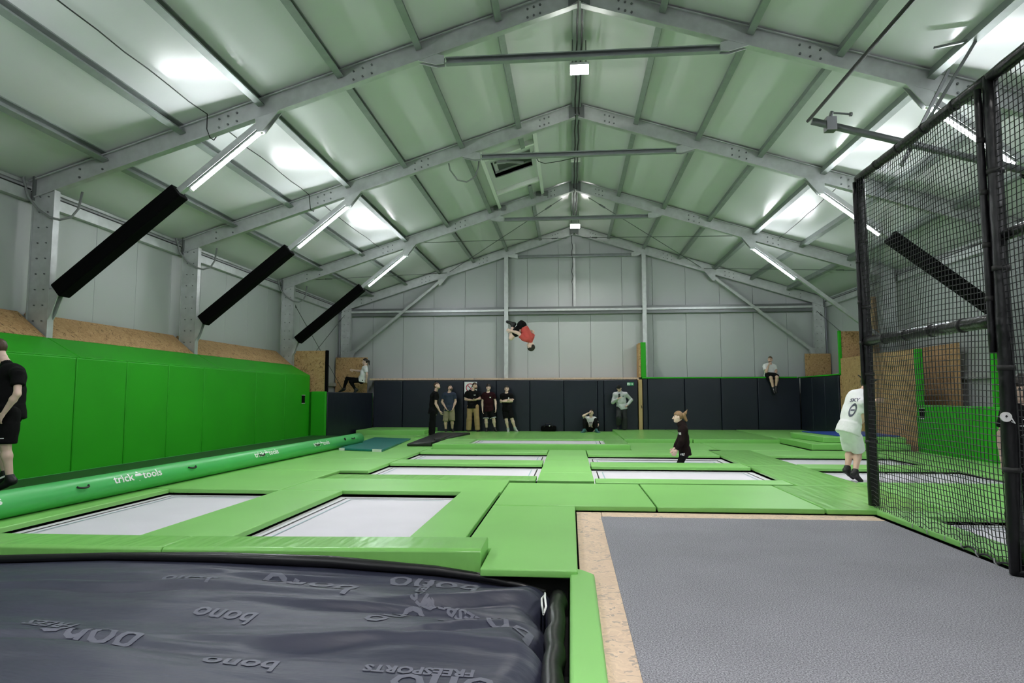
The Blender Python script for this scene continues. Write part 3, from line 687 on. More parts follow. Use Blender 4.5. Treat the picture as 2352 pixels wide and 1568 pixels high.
for i in range(3, len(FRY) - 1):
    y0 = FRY[i - 1] + .14; y1 = FRY[i] - .01
    b = MB(); b.add([(-8.5, y0, 2.33), (-8.52, y0, 2.30), (-9.04, y0, 2.72), (-9.02, y0, 2.76), (-8.5, y1, 2.33), (-8.52, y1, 2.30), (-9.04, y1, 2.72), (-9.02, y1, 2.76)],
                   [(0, 1, 2, 3), (7, 6, 5, 4), (0, 4, 5, 1), (1, 5, 6, 2), (2, 6, 7, 3), (3, 7, 4, 0)])
    b.build('chipboard_ledge', 'osb', wl)['label'] = f'sloping chipboard ledge above the green left wall, {["nearest", "middle", "farthest"][i - 3]} bay'
# switch plates
def plate(x, y, z, sx, lab):
    t = thing('switch_plate', lab, 'switch', (x, y, z))
    MB().box(*sorted((x, x + sx * .02)), y - .10, y + .10, z - .12, z + .12).build('cover', 'blackmatte', t, bevel=.004)
    mb = MB()
    for zz in (-.125, .115): mb.box(*sorted((x, x + sx * .025)), y - .10, y + .10, z + zz, z + zz + .015)
    split_build(mb, 'bezel', 'whitep', t)
plate(-7.9, 18.95, 1.28, 1, 'small black switch plate with white edges on the green left wall')
plate(8.2, 16.25, .95, -1, 'small black switch plate with white edges on the green right wall')

# far-left block with end board
o = MB().box(-7.89, -7.42, 19.50, 19.62, .1, 1.52).build('wall_pad', 'wallpad', None, bevel=.03, seg=3); tag(o, 'narrow green end pad of the far left block, facing the viewer', 'pad')
o = MB().box(-7.50, -7.40, 19.63, 24.2, .1, 1.50).build('wall_pad', 'navy', None, bevel=.02, seg=3); tag(o, 'navy side pad of the far left block, below the person in white bracing there', 'pad')
o = MB().box(-8.9, -7.51, 19.63, 24.6, -.3, 1.50).build('corner_block', 'wallpad', wl, bevel=.01)
o = MB().box(-8.5, -7.50, 19.64, 19.67, 1.50, 2.77).build('chipboard_panel', 'osb', wl)
o = MB().box(-7.50, -7.42, 19.60, 19.72, 1.50, 2.78).build('pad_post', 'blackmatte', None, bevel=.01); tag(o, 'short black padded post on the far left block', 'post')
o = MB().box(-9.0, -7.75, 24.62, 24.66, 1.50, 2.86).build('chipboard_panel', 'osb', wf)
# left tumble track
t = thing('tumble_track', 'dark green tumble track along the foot of the left wall', 'track', (-7.1, 11, 0))
MB().box(-7.86, -6.38, 5.9, 19.45, -.1, .19).build('bed', 'track', t, bevel=.02)
MB().box(-7.82, -7.80, 5.9, 19.45, .19, .194).build('edge_line', 'roll', t)

# ------------------------------------------------------------------ long inflatable roll
RA, RBv = Vector((-6.17, 3.0, .208)), Vector((-5.79, 17.75, .215)); RR = .15
rd = (RBv - RA).normalized(); rs = Vector((rd.y, -rd.x, 0)); ru = Vector((0, 0, 1))
t = thing('inflatable_roll', 'long mint green inflatable roll with white lettering, in front of the left wall', 'air roll', (-6.2, 10, .06))
L = (RBv - RA).length
MB().tube([RA + rd * s for s in np.linspace(0, L, 30)], RR, 40).build('tube', 'roll', t, smooth=False)
bpy.context.view_layer.update()
for p_ in bpy.data.objects['tube'].data.polygons: p_.use_smooth = len(p_.vertices) == 4
def onroll(s, th, off=0.0):
    return RA + rd * s + (rs * math.cos(th) + ru * math.sin(th)) * (RR + off)
def textmesh(body, size, shear=0.0, bold=0.0, res=2):
    c = bpy.data.curves.new('txt', 'FONT'); c.body = body; c.size = size; c.align_x = 'LEFT'; c.resolution_u = res; c.offset = bold; c.shear = shear
    o = bpy.data.objects.new('txt', c); COL.objects.link(o)
    dg = bpy.context.evaluated_depsgraph_get(); me = bpy.data.meshes.new_from_object(o.evaluated_get(dg))
    bm = bmesh.new(); bm.from_mesh(me); bmesh.ops.triangulate(bm, faces=bm.faces)
    for _ in range(3):
        es = [e for e in bm.edges if e.calc_length() > size * .12]
        if es: bmesh.ops.subdivide_edges(bm, edges=es, cuts=1); bmesh.ops.triangulate(bm, faces=bm.faces)
    vs = [tuple(v.co) for v in bm.verts]; fs = [tuple(v.index for v in f.verts) for f in bm.faces]
    bm.free(); bpy.data.objects.remove(o); bpy.data.curves.remove(c); bpy.data.meshes.remove(me)
    return vs, fs
TV1, TF1 = textmesh('trick', .20, .0, .004); TV2, TF2 = textmesh('tools', .20, .0, .004)
w1 = max(v[0] for v in TV1); w2 = max(v[0] for v in TV2)
def roll_logo(s0, th0, wtot):
    k = wtot / (w1 + w2 + .20); b = MB(); kv = .72
    f = lambda x, y: tuple(onroll(s0 + x * k, th0 + y * kv / RR, .003))
    b.add([f(v[0], v[1]) for v in TV1], TF1)
    b.add([f(v[0] + w1 + .18, v[1]) for v in TV2], TF2)
    cx, cy = w1 + .10, .06
    b.add([f(cx - .075, cy + .02), f(cx, cy - .10), f(cx + .075, cy + .02), f(cx, cy + .11)], [(0, 1, 2, 3)])
    b.build('lettering', 'white', t)
def roll_handle(s0, th0):
    b = MB(); pts = []
    for k in range(11):
        a = math.pi * k / 10; pts.append(onroll(s0 - .09 * math.cos(a), th0 - .20 * math.sin(a) ** .7, .006 + .035 * math.sin(a)))
    b.tube(pts, .012, 6).build('handle', 'cable', t, smooth=True)
for s0, wt in ((2.55, .98), (5.16, .98), (8.80, .95), (11.45, .90)): roll_logo(s0, .20, wt)
for s0 in (1.0, 4.62, 6.85, 9.05, 11.62, 13.9): roll_handle(s0, .48)
b = MB(); b.tube([onroll(13.35, .5, -.005), onroll(13.35, .5, .02)], .035, 10); b.build('valve', 'cable', t)
# end cap seam
MB().tube([RA + rd * (L - .02), RA + rd * (L + .012)], RR * .93, 40).build('end_disc', 'roll', t)

# teal mats and black ramp
def flatmat(poly, z0, z1, m, lab, tips=None):
    t = thing('landing_mat', lab, 'mat', (poly[0][0], poly[0][1], z0), 'teal landing mats')
    MB().prism(poly, z0, z1).build('cover', m, t, bevel=.012)
    if tips:
        b = MB()
        for a, c in tips:
            a = Vector((*a, z0)); c = Vector((*c, z0)); b.bar(a + Vector((0, -.004, (z1 - z0) / 2)), c + Vector((0, -.004, (z1 - z0) / 2)), .03, z1 - z0 + .01)
        split_build(b, 'corner_patch', 'whitep', t)
flatmat([(-5.62, 15.7), (-4.42, 15.3), (-4.62, 17.5), (-5.85, 17.9)], P + .002, P + .055, 'teal', 'nearer teal mat with pale corner patches beside the roll end', [((-5.6, 15.7), (-5.45, 15.65)), ((-4.68, 15.39), (-4.44, 15.31))])
flatmat([(-5.85, 18.0), (-4.64, 17.65), (-4.82, 19.7), (-6.1, 20.2)], P + .002, P + .04, 'teal', 'farther teal mat lying behind the nearer one')
b = MB()
b.add([(-4.28, 17.05, P + .005), (-3.62, 17.08, P + .005), (-3.62, 17.08, .19), (-4.28, 17.05, .13), (-4.15, 20.4, P + .005), (-3.1, 20.4, P + .005), (-3.1, 20.4, .25), (-4.15, 20.4, .25)],
      [(0, 1, 2, 3), (7, 6, 5, 4), (0, 4, 5, 1), (1, 5, 6, 2), (2, 6, 7, 3), (3, 7, 4, 0)])
t = thing('foam_ramp', 'black foam ramp lying left of the raised far trampoline', 'ramp', (-3.8, 18, P))
b.build('wedge', 'black', t, bevel=.03)
b = MB(); b.prism([(-3.64, 17.5), (-3.47, 17.5), (-3.5, 19.5), (-3.64, 19.5)], P + .005, .24); b.build('flap', 'black', t, bevel=.02)

# ------------------------------------------------------------------ far wall pads (navy)
sx = [-7.39, -6.28, -5.03, -3.96, -2.74, -1.49, -.24, .99, 1.22, 2.45]
for i, (a, b_) in enumerate(zip(sx[:-1], sx[1:])):
    o = MB().box(a + .006, b_ - .006, 24.30, 24.42, .0, 1.95).build('wall_pad', 'navy', None, bevel=.025, seg=3)
    tag(o, f'upright navy far wall pad left of the timber post, {ORD[len(sx) - 2 - i]} from the post', 'pad', 'navy far wall pads left of the post')
sx = [2.62, 2.80, 4.12, 5.41, 6.69, 8.15]
for i, (a, b_) in enumerate(zip(sx[:-1], sx[1:])):
    o = MB().box(a + .006, b_ - .006, 24.30, 24.42, .0, 2.0).build('wall_pad', 'navy', None, bevel=.025, seg=3)
    tag(o, f'upright navy far wall pad right of the timber post, {ORD[i]} from the post', 'pad', 'navy far wall pads right of the post')
o = MB().box(2.60, 8.06, 24.28, 24.9, 2.0, 2.05).build('cap_strip', 'wallpad', wf, bevel=.012); o['label'] = 'green cap strip along the top of the right navy wall'
o = MB().box(2.46, 2.62, 24.43, 25.1, -.1, 1.98).build('backing_board', 'osb', wf); o['label'] = 'chipboard edge behind the timber post'
o = MB().box(-7.4, 8.05, 24.44, 24.86, -.2, 1.94).build('wall_core', 'conc', wf); o['label'] = 'dark core behind the navy far wall pads'
post = thing('timber_post', 'pine post with a hook between the two navy wall sections', 'post', (2.54, 24.3, 0))
MB().box(2.47, 2.60, 24.27, 24.42, .05, 1.96).build('batten', 'wood', post, bevel=.005)
MB().tube([(2.56, 24.26, 1.02), (2.57, 24.22, .98), (2.57, 24.23, .93)], .012, 6).build('hook', 'cable', post)
o = MB().box(2.58, 2.76, 24.30, 25.05, 2.05, 3.33).build('fin_pad', 'wallpad', None, bevel=.015); tag(o, 'tall green fin pad standing on the far wall above the timber post', 'pad')
o = MB().box(2.50, 2.575, 24.34, 25.05, 2.05, 3.30).build('chipboard_panel', 'osb', wr); o['label'] = 'chipboard strip on the left of the tall green fin'
# side return on the right
yy = [20.95, 22.05, 23.15, 24.28]
for i in range(3):
    o = MB().box(8.16, 8.28, yy[i] + .006, yy[i + 1] - .006, .0, 2.0).build('wall_pad', 'navy', None, bevel=.025, seg=3)
    tag(o, f'navy pad of the far right side return, {["nearest", "middle", "farthest"][i]} piece', 'pad', 'navy pads of the right return')
o = MB().box(8.14, 8.9, 20.92, 24.5, 2.0, 2.045).build('cap_strip', 'wallpad', wf, bevel=.012); o['label'] = 'green cap on the far right side return'
o = MB().box(8.29, 9.3, 21.0, 24.4, -.3, 1.99).build('return_core', 'conc', wr); o['label'] = 'dark core of the far right side return'
o = MB().box(8.52, 9.42, 24.75, 24.79, 2.05, 2.9).build('chipboard_panel', 'osb', wr); o['label'] = 'square chipboard panel in the far right corner beside the brace foot'
o = MB().box(8.19, 8.27, 20.85, 20.94, 2.04, 3.36).build('edge_post', 'wallpad', None, bevel=.01); tag(o, 'thin green padded edge left of the tall chipboard panel at the right', 'post')
o = MB().box(8.28, 9.40, 20.88, 20.92, 2.0, 3.34).build('chipboard_panel', 'osb', wr); o['label'] = 'upper tall chipboard panel right of the thin green edge'
o = MB().box(8.20, 9.40, 20.86, 20.90, -.1, 1.985).build('chipboard_panel', 'osb', wr); o['label'] = 'lower chipboard panel right of the navy return'
# right wall behind the net
for i, (a, b_) in enumerate(((16.55, 18.0), (18.01, 19.45), (19.46, 20.84))):
    o = MB().box(8.22, 8.26, a, b_, -.1, 2.5).build('chipboard_panel', 'osb', wr); o['label'] = f'chipboard right wall panel behind the netting, {["nearest", "middle", "farthest"][i]} of three'
o = MB().box(8.2, 8.34, 16.38, 16.52, 1.14, 2.48).build('edge_post', 'wallpad', None, bevel=.02); tag(o, 'green padded post standing where the chipboard meets the green right wall', 'post')
ys = [7.0, 8.6, 10.2, 11.8, 13.35, 14.9, 16.53]
for i in range(6):
    o = MB().box(8.2, 8.29, ys[i] + .006, ys[i + 1] - .006, .0, 1.15).build('wall_pad', 'wallpad', None, bevel=.022, seg=3)
    tag(o, f'low green right wall pad behind the netting, {ORD[5 - i]} from the chipboard', 'pad', 'low green pads of the right wall')
o = MB().box(8.3, 8.88, 7.0, 16.5, -.2, 1.12).build('ledge_block', 'wallpad', wr); o['label'] = 'green ledge behind the low right wall pads'
o = MB().box(9.18, 9.22, 16.45, 18.6, 1.12, 2.62).build('chipboard_panel', 'osb', wr); o['label'] = 'chipboard panel set back above the low green right wall'
o = MB().box(8.2, 8.34, 13.52, 13.66, 1.15, 2.75).build('edge_post', 'wallpad', None, bevel=.02); tag(o, 'green padded post just left of the near netting post', 'post')
o = MB().box(8.9, 8.94, 10.0, 13.25, 1.12, 3.1).build('chipboard_panel', 'osb', wr); o['label'] = 'large chipboard panel at the right edge of the view, behind the netting'
o = MB().tube([(9.0, 20.3, 2.4), (9.0, 20.3, 4.3)], .10, 12).build('timber_pole', 'wood', wr, smooth=True)

# signs
t = thing('no_entry_sign', 'white prohibition sign with a red ring on the navy wall', 'sign', (-3.7, 24.29, 1.7))
MB().box(-3.93, -3.46, 24.285, 24.297, 1.24, 1.90).build('board', 'white', t)
ring = MB(); n = 28; vs = []; fs = []
for k in range(n):
    a = 2 * math.pi * k / n
    for r in (.135, .165): vs.append((-3.71 + r * math.cos(a), 24.281, 1.68 + r * math.sin(a)))
for k in range(n): fs.append((2 * k, 2 * k + 1, (2 * k + 3) % (2 * n), (2 * k + 2) % (2 * n)))
ring.add(vs, fs); ring.bar((-3.80, 24.281, 1.77), (-3.61, 24.281, 1.58), .03, .004, (0, 1, 0)); ring.build('ring', 'red', t)
fig = MB(); fig.bar((-3.76, 24.283, 1.60), (-3.63, 24.283, 1.60), .04, .003, (0, 1, 0)); fig.bar((-3.70, 24.283, 1.64), (-3.64, 24.283, 1.74), .022, .003, (0, 1, 0)); fig.bar((-3.70, 24.283, 1.66), (-3.76, 24.283, 1.72), .02, .003, (0, 1, 0)); fig.build('pictogram', 'cable', t)
MB().box(-3.91, -3.48, 24.280, 24.285, 1.27, 1.44).build('caption_band', 'red', t)
t = thing('exit_sign', 'small green and white exit sign at the top of the navy wall', 'sign', (2.2, 24.29, 1.8))
MB().box(2.06, 2.30, 24.285, 24.297, 1.75, 1.86).build('board', 'signgreen', t)
b = MB(); b.box(2.07, 2.15, 24.279, 24.285, 1.76, 1.85); b.add([(2.19, 24.281, 1.83), (2.19, 24.281, 1.78), (2.18, 24.281, 1.805)], [(0, 1, 2)])
b.bar((2.18, 24.281, 1.805), (2.25, 24.281, 1.805), .02, .004, (0, 1, 0)); b.add([(2.24, 24.281, 1.84), (2.285, 24.281, 1.805), (2.24, 24.281, 1.77)], [(0, 1, 2)]); b.build('symbol', 'white', t)
b = MB(); b.tube([(2.105, 24.276, 1.83), (2.11, 24.276, 1.80), (2.12, 24.276, 1.77)], .008, 6); b.build('running_figure', 'signgreen', t)

# black bag on the floor by the far wall
t = thing('sports_bag', 'black sports bag on the floor below the navy wall', 'bag', (-.78, 24.15, .09))
b = MB(); b.box(-1.08, -.52, 24.02, 24.27, .095, .30); b.build('body', 'blackmatte', t, bevel=.07, seg=4)
b = MB(); b.tube([(-.95, 24.03, .26), (-.9, 24.0, .38), (-.72, 24.0, .39), (-.66, 24.03, .27)], .014, 6); b.build('handle', 'cable', t)
b = MB(); b.tube([(-.78, 24.0, .29), (-.74, 23.99, .30)], .016, 6); b.build('zip_pull', 'white', t)

# ------------------------------------------------------------------ airbag in the pit
BX0, BX1, BY0, BY1 = -6.4, -.14, -.5, 5.16
rng = np.random.RandomState(3)
waves = [(rng.uniform(.1, .6) * (1 if rng.rand() > .5 else -1), rng.uniform(6, 14), rng.uniform(0, 6.28), rng.uniform(.001, .0028)) for _ in range(10)] + [(rng.uniform(.2, 1.2) * (1 if rng.rand() > .5 else -1), rng.uniform(1.5, 5.0), rng.uniform(0, 6.28), rng.uniform(.003, .010)) for _ in range(16)]
folds = [(-.75, 4.72, .55, .06, .030, .25), (-1.9, 4.95, .9, .05, .022, .12), (-1.3, 4.42, .8, .05, .02, .10), (-2.9, 4.55, 1.3, .06, .02, .05), (-1.2, 3.75, 1.2, .05, .016, .05), (-3.0, 3.6, 1.6, .07, .02, .04), (-2.3, 5.05, .5, .04, .018, .3), (-.6, 4.1, .4, .05, .02, .5)]
RIMX = [-6.4, -4.7, -3.76, -2.83, -1.9, -1.06, -.71, -.40, -.2, 0]; RIMZ = [.0, .02, .065, .075, .062, .015, -.02, -.065, -.10, -.14]
def bagz(x, y):
    z = -.045 + .075 * max(0, min(1, (-x - .5) / 2.2)) - .03 * max(0, min(1, (-x - 3.6) / 1.5))
    for kx, ky, ph, a in waves: z += a * math.sin(kx * x * 1.5 + ky * y * 1.6 + ph + .6 * math.sin(1.1 * x + ky))
    for fx, fy, lx, wy, a, sl in folds:
        u = (x - fx) / lx; v = (y - fy - sl * (x - fx) - .03 * math.sin(5 * (x - fx))) / wy
        z += 1.7 * a * math.exp(-u * u) * (math.exp(-v * v) - .8 * math.exp(-(v + 1.6) ** 2))
    # rounded shoulders
    ex = max(0, min(1, (BX1 - x) / .30)); ey = max(0, min(1, (BY1 - .05 - y) / .30))
    # scalloped right edge
    ex2 = max(0, min(1, (BX1 - x + .05 * math.sin(9 * y) * 1.0) / .26))
    z -= .34 * (1 - math.sqrt(max(0, 1 - (1 - ex2) ** 2))) + .05 * (1 - math.sqrt(max(0, 1 - (1 - ey) ** 2)))
    k_ = max(0, min(1, (y - 4.80) / .32)); k_ = k_ * k_ * (3 - 2 * k_) * max(0, min(1, (-x - .35) / .5)); z = z * (1 - k_) + k_ * (float(np.interp(x, RIMX, RIMZ)) - .028)
    # sag at the far edge, strongest in the middle
    z -= .02 * math.exp(-((x + 1.6) / 1.5) ** 2) * math.exp(-((y - 5.0) / .45) ** 2)
    return z
t = thing('airbag', 'wrinkled charcoal airbag with faint grey lettering filling the near pit', 'airbag', (-4, 2.5, -.8))
b = MB(); nx, ny = 220, 200; X = np.concatenate([np.linspace(BX0, -4.5, 30), np.linspace(-4.45, BX1, nx - 30)]); Yv = np.concatenate([np.linspace(BY0, 2.6, 20), np.linspace(2.63, BY1, ny - 20)])
vs = [(x, y_, bagz(x, y_)) for y_ in Yv for x in X]
nn = len(X); fs = [(j * nn + i, j * nn + i + 1, (j + 1) * nn + i + 1, (j + 1) * nn + i) for j in range(len(Yv) - 1) for i in range(nn - 1)]
b.add(vs, fs); b.build('top_sheet', 'bag', t, smooth=True)
def bagtext(body, x, y_, ang, size, bold=.004):
    V_, F_ = textmesh(body, size, 0, bold); c, s = math.cos(ang), math.sin(ang); b = MB()
    b.add([(x + v[0] * c - v[1] * s, y_ + v[0] * s + v[1] * c, bagz(x + v[0] * c - v[1] * s, y_ + v[0] * s + v[1] * c) + .004) for v in V_], F_)
    b.build('lettering', 'print', t)
PI = math.pi
for bt in (('bono', -1.52, 4.80, PI - .12, .36), ('bono', -1.95, 4.10, PI - .15, .21), ('bono', -.98, 4.62, -PI / 2 - .55, .30), ('FREES', -1.10, 5.02, -PI / 2 - .1, .10), ('bono', -.66, 5.02, PI - .10, .34),
           ('FREESPORTS', -.46, 4.36, PI - .45, .125), ('FREESPORTS', -.50, 3.50, PI, .105), ('FREES', -2.95, 3.85, PI - .15, .14), ('bono', -2.40, 3.66, PI - .1, .30), ('bono', -1.52, 3.46, PI + .08, .19),
           ('bono', -.22, 4.20, PI - .15, .30), ('bono', -2.55, 4.70, PI - .05, .20), ('bono', -.2, 3.42, PI, .34)): bagtext(*bt)
# black rim between edge pad and airbag, dark folds and the corner roll
pts = [(-6.4, 5.19, .0), (-4.7, 5.19, .02), (-3.76, 5.18, .065), (-2.83, 5.175, .075), (-1.9, 5.17, .062), (-1.06, 5.165, .015), (-.71, 5.15, -.02), (-.40, 5.11, -.065), (-.2, 5.05, -.10)]
RIM = MB().tube(pts, [.03, .035, .03, .042, .046, .036, .030, .024, .022], 10).build('far_rim', 'black', t, smooth=True)
b = MB()
for k in range(len(pts) - 1):
    (xa, ya, za), (xb, yb, zb) = pts[k], pts[k + 1]
    b.add([(xa, ya + .02, -.5), (xb, yb + .02, -.5), (xb, yb + .02, zb + .01), (xa, ya + .02, za + .01), (xa, ya + .03, -.5), (xb, yb + .03, -.5), (xb, yb + .03, zb + .01), (xa, ya + .03, za + .01)], [(0, 1, 2, 3), (7, 6, 5, 4), (3, 2, 6, 7)])
b.build('rim_skirt', 'black', t)
b = MB(); pts = []; rr = []
for k in range(40):
    y_ = 5.0 - k * .13; pts.append((-.105 + .008 * math.sin(k * 1.7), y_, -.12)); rr.append(.062 + .006 * math.sin(k * 2.3))
b.tube(pts, rr, 12).build('side_roll', 'black', t, smooth=True)['label'] = 'glossy crinkled black side roll'
o = MB().tube([(-.20, 4.95, -.09), (-.215, 4.8, -.07), (-.205, 4.62, -.06), (-.19, 4.5, -.08), (-.175, 4.56, -.05), (-.19, 4.75, -.045), (-.195, 4.9, -.06)], .008, 6).build('tie_cord', 'white', None, smooth=True); tag(o, 'loop of white cord at the right corner of the airbag', 'cord')
pad(0, 0, 0, 0, .035, 'narrow green pad with a cut corner along the right side of the pit', poly=[(-.025, -2.5), (.165, -2.5), (.175, 5.10), (.09, 5.22), (-.02, 5.27)], thick=.30, bev=.02)
o = MB().box(-6.4, -.03, 5.3, 5.6, -.8, -.07).build('pit_wall', 'conc', fl)

# ------------------------------------------------------------------ netting
def netpt(u, v, A, B, seedph, bul):   # u along, v height 0..1
    x = A[0] + (B[0] - A[0]) * u; y_ = A[1] + (B[1] - A[1]) * u
    return x, y_
def make_net(A, B, z0, z1, ph, lab, bulge, scallops, foot=None):
    A = Vector((*A, 0)); B = Vector((*B, 0)); d = (B - A); Ln = d.length; d.normalize(); nr = Vector((d.y, -d.x, 0))
    t = thing('safety_net', lab, 'net', (A.x, A.y, 0), 'black safety netting')
    s = .051; nu = int(Ln / s); nv = int((z1 - z0) / s)
    def P_(u, v):
        zz = z0 + (z1 + (.13 * (1 - u) if scallops and z1 < 3.91 else 0) - z0) * v
        sc = 0
        if v < .12 and scallops: sc = .035 * abs(math.sin(math.pi * u * scallops)) * (1 - v / .12)
        bl = bulge * math.sin(math.pi * u) * math.sin(math.pi * min(1, v * 1.05)) + .02 * math.sin(7 * u + 9 * v + ph) + .012 * math.sin(17 * u - 5 * v)
        q = A + d * (Ln * (u + .006 * math.sin(11 * v + ph) * math.sin(math.pi * u))) + nr * bl
        return (q.x, q.y, zz + sc + .012 * math.sin(9 * u + 3 * v + ph) * math.sin(math.pi * v))
    vs = []; fs = []; r = .0040
    def cord(pts):
        base = len(vs)
        for i, q in enumerate(pts):
            a = Vector(pts[max(0, i - 1)]); c = Vector(pts[min(len(pts) - 1, i + 1)]); dd = (c - a).normalized()
            s1 = nr; u1 = s1.cross(dd).normalized()
            for k in range(3):
                an = 2.094 * k; vs.append(tuple(Vector(q) + s1 * (r * math.cos(an)) + u1 * (r * math.sin(an))))
        for i in range(len(pts) - 1):
            for k in range(3): fs.append((base + 3 * i + k, base + 3 * i + (k + 1) % 3, base + 3 * i + 3 + (k + 1) % 3, base + 3 * i + 3 + k))
    for i in range(nu + 1): cord([P_(i / nu, j / nv) for j in range(0, nv + 1)])
    for j in range(nv + 1): cord([P_(i / nu, j / nv) for i in range(0, nu + 1)])
    me = bpy.data.meshes.new('netting'); me.from_pydata(vs, [], fs); me.materials.append(M['net'])
    o = bpy.data.objects.new('netting', me); COL.objects.link(o); o.parent = t; o.matrix_parent_inverse = t.matrix_basis.inverted(); o['kind'] = 'stuff'
    MB().tube([P_(i / (nu * 2), 0) for i in range(nu * 2 + 1)], .009, 6).build('hem_rope', 'net', t, smooth=True)
    if scallops:
        b = MB()
        for k in range(int(scallops) + 1):
            q = P_(min(1, k / scallops), 0); b.tube([(q[0], q[1], q[2] - .015), (q[0] - .02, q[1], q[2] + .01), (q[0] - .02, q[1], q[2] + .04)], .006, 6)
        b.build('floor_hooks', 'steel', t)['kind'] = 'stuff'
    return t
N0, N1, N2 = (3.57, 8.33), (3.385, 5.435), (3.25, 2.6)
make_net(N0, N1, .02, 3.90, 0.0, 'far bay of black safety netting beside the carpet', .05, 10)
make_net(N1, N2, .02, 3.92, 2.0, 'near bay of black safety netting at the right edge', .03, 10)
def pole(pts, r, lab, nm='net_pole'):
    t = thing(nm, lab, 'net pole', pts[0], 'black padded poles of the net frame')
    A, B = Vector(pts[0]), Vector(pts[1]); k = 14
    MB().tube([A.lerp(B, i / k) for i in range(k + 1)], [r * (1 + .05 * math.sin(i * 2.1)) for i in range(k + 1)], 14).build('sleeve', 'netpole', t, smooth=True)
    b = MB(); dv = (B - A).normalized()
    for i in range(1, 5):
        q = A.lerp(B, i / 5); b.tube([q - dv * .02, q + dv * .02], r * 1.12, 14)
    split_build(b, 'strap', 'cable', t, smooth=True)
pole(((3.60, 8.33, 0), (3.60, 8.33, 4.06)), .062, 'far upright black pole of the net frame')
pole(((3.53, 8.31, 1.5), (3.53, 8.31, 4.0)), .022, 'thin black upright beside the far net pole')
pole(((3.375, 5.44, .01), (3.40, 5.44, 3.93)), .056, 'near upright black pole of the net frame, with a white disc')
pole(((3.33, 5.50, 1.7), (3.335, 5.50, 3.85)), .028, 'thin black upright beside the near net pole')
pole(((3.60, 8.36, 4.06), (3.40, 5.4, 3.92)), .05, 'sloping black top rail of the far net bay')
pole(((3.40, 5.44, 3.92), (3.26, 2.6, 3.9)), .05, 'black top rail of the near net bay')
pole(((3.59, 8.30, 2.02), (3.385, 5.48, 1.96)), .056, 'black middle rail of the far net bay')
pole(((3.42, 5.40, 2.62), (3.28, 2.6, 2.62)), .045, 'black middle rail of the near net bay')
t = thing('white_disc', 'round white tag hanging on the near net pole', 'tag', (3.30, 5.36, 1.2))
b = MB(); b.tube([(3.315, 5.375, 1.20), (3.31, 5.355, 1.20)], .037, 24); b.build('disc', 'whitep', t)
b = MB(); b.tube([(3.31, 5.354, 1.205), (3.309, 5.352, 1.205)], .010, 4); b.build('mark', 'cable', t)
b = MB(); b.tube([(3.35, 5.36, 1.19), (3.37, 5.355, 1.15), (3.345, 5.355, 1.165)], .004, 6); b.build('loop', 'white', t)

# ------------------------------------------------------------------ people: implicit surfaces, one continuous body each
def surf_net(f, lo, h, shape):
    """naive surface nets on a regular grid of samples"""
    ins = f < 0
    nx, ny, nz = shape
    c = [(i, j, k) for i in (0, 1) for j in (0, 1) for k in (0, 1)]
    cnt = sum(ins[i:nx - 1 + i, j:ny - 1 + j, k:nz - 1 + k].astype(np.int8) for i, j, k in c)
    act = (cnt > 0) & (cnt < 8)
    idx = -np.ones(act.shape, int); ids = np.argwhere(act); idx[act] = np.arange(len(ids))
    acc = np.zeros((len(ids), 3)); num = np.zeros(len(ids))
    for a in c:
        for ax in range(3):
            if a[ax]: continue
            b = list(a); b[ax] = 1
            fa = f[ids[:, 0] + a[0], ids[:, 1] + a[1], ids[:, 2] + a[2]]; fb = f[ids[:, 0] + b[0], ids[:, 1] + b[1], ids[:, 2] + b[2]]
            m = (fa < 0) != (fb < 0)
            t = np.where(m, fa / np.where(fa - fb == 0, 1, fa - fb), 0)
            q = np.tile(np.array(a, float), (len(ids), 1)); q[:, ax] += t
            acc += np.where(m[:, None], q, 0); num += m
    V = (ids + acc / np.maximum(num, 1)[:, None]) * h + lo
    F = []
    for ax in range(3):
        o1, o2 = [a for a in range(3) if a != ax]
        sl0 = [slice(None)] * 3; sl1 = [slice(None)] * 3
        sl0[ax] = slice(0, -1); sl1[ax] = slice(1, None)
        e = ins[tuple(sl0)] != ins[tuple(sl1)]
        p = np.argwhere(e); p = p[(p[:, o1] > 0) & (p[:, o2] > 0) & (p[:, o1] < shape[o1] - 1) & (p[:, o2] < shape[o2] - 1)]
        if not len(p): continue
        def cell(d1, d2):
            q = p.copy(); q[:, o1] -= d1; q[:, o2] -= d2; return idx[q[:, 0], q[:, 1], q[:, 2]]
        quad = np.stack([cell(1, 1), cell(0, 1), cell(0, 0), cell(1, 0)], 1)
        s = ins[p[:, 0], p[:, 1], p[:, 2]]
        flip = s if ax != 1 else ~s
        quad[~flip] = quad[~flip][:, ::-1]
        F.append(quad)
    F = np.concatenate(F) if F else np.zeros((0, 4), int)
    F = F[(F >= 0).all(1)]
    return V, F
def A_(v): return np.asarray(v, float)
def nrm_(v): v = A_(v); return v / max(1e-9, np.linalg.norm(v))
def cone(P, a, b, r1, r2, flat=None):
    a, b = A_(a), A_(b); ba = b - a; L2 = max(1e-9, ba @ ba)
    t = np.clip(((P - a) @ ba) / L2, 0, 1); v = P - a - t[:, None] * ba
    if flat is not None:
        d, k = flat; d = A_(d); q = v @ d; v = v + (q * (1 / k - 1))[:, None] * d
        return (np.linalg.norm(v, axis=1) - (r1 + (r2 - r1) * t)) * min(1, k)
    return np.linalg.norm(v, axis=1) - (r1 + (r2 - r1) * t)
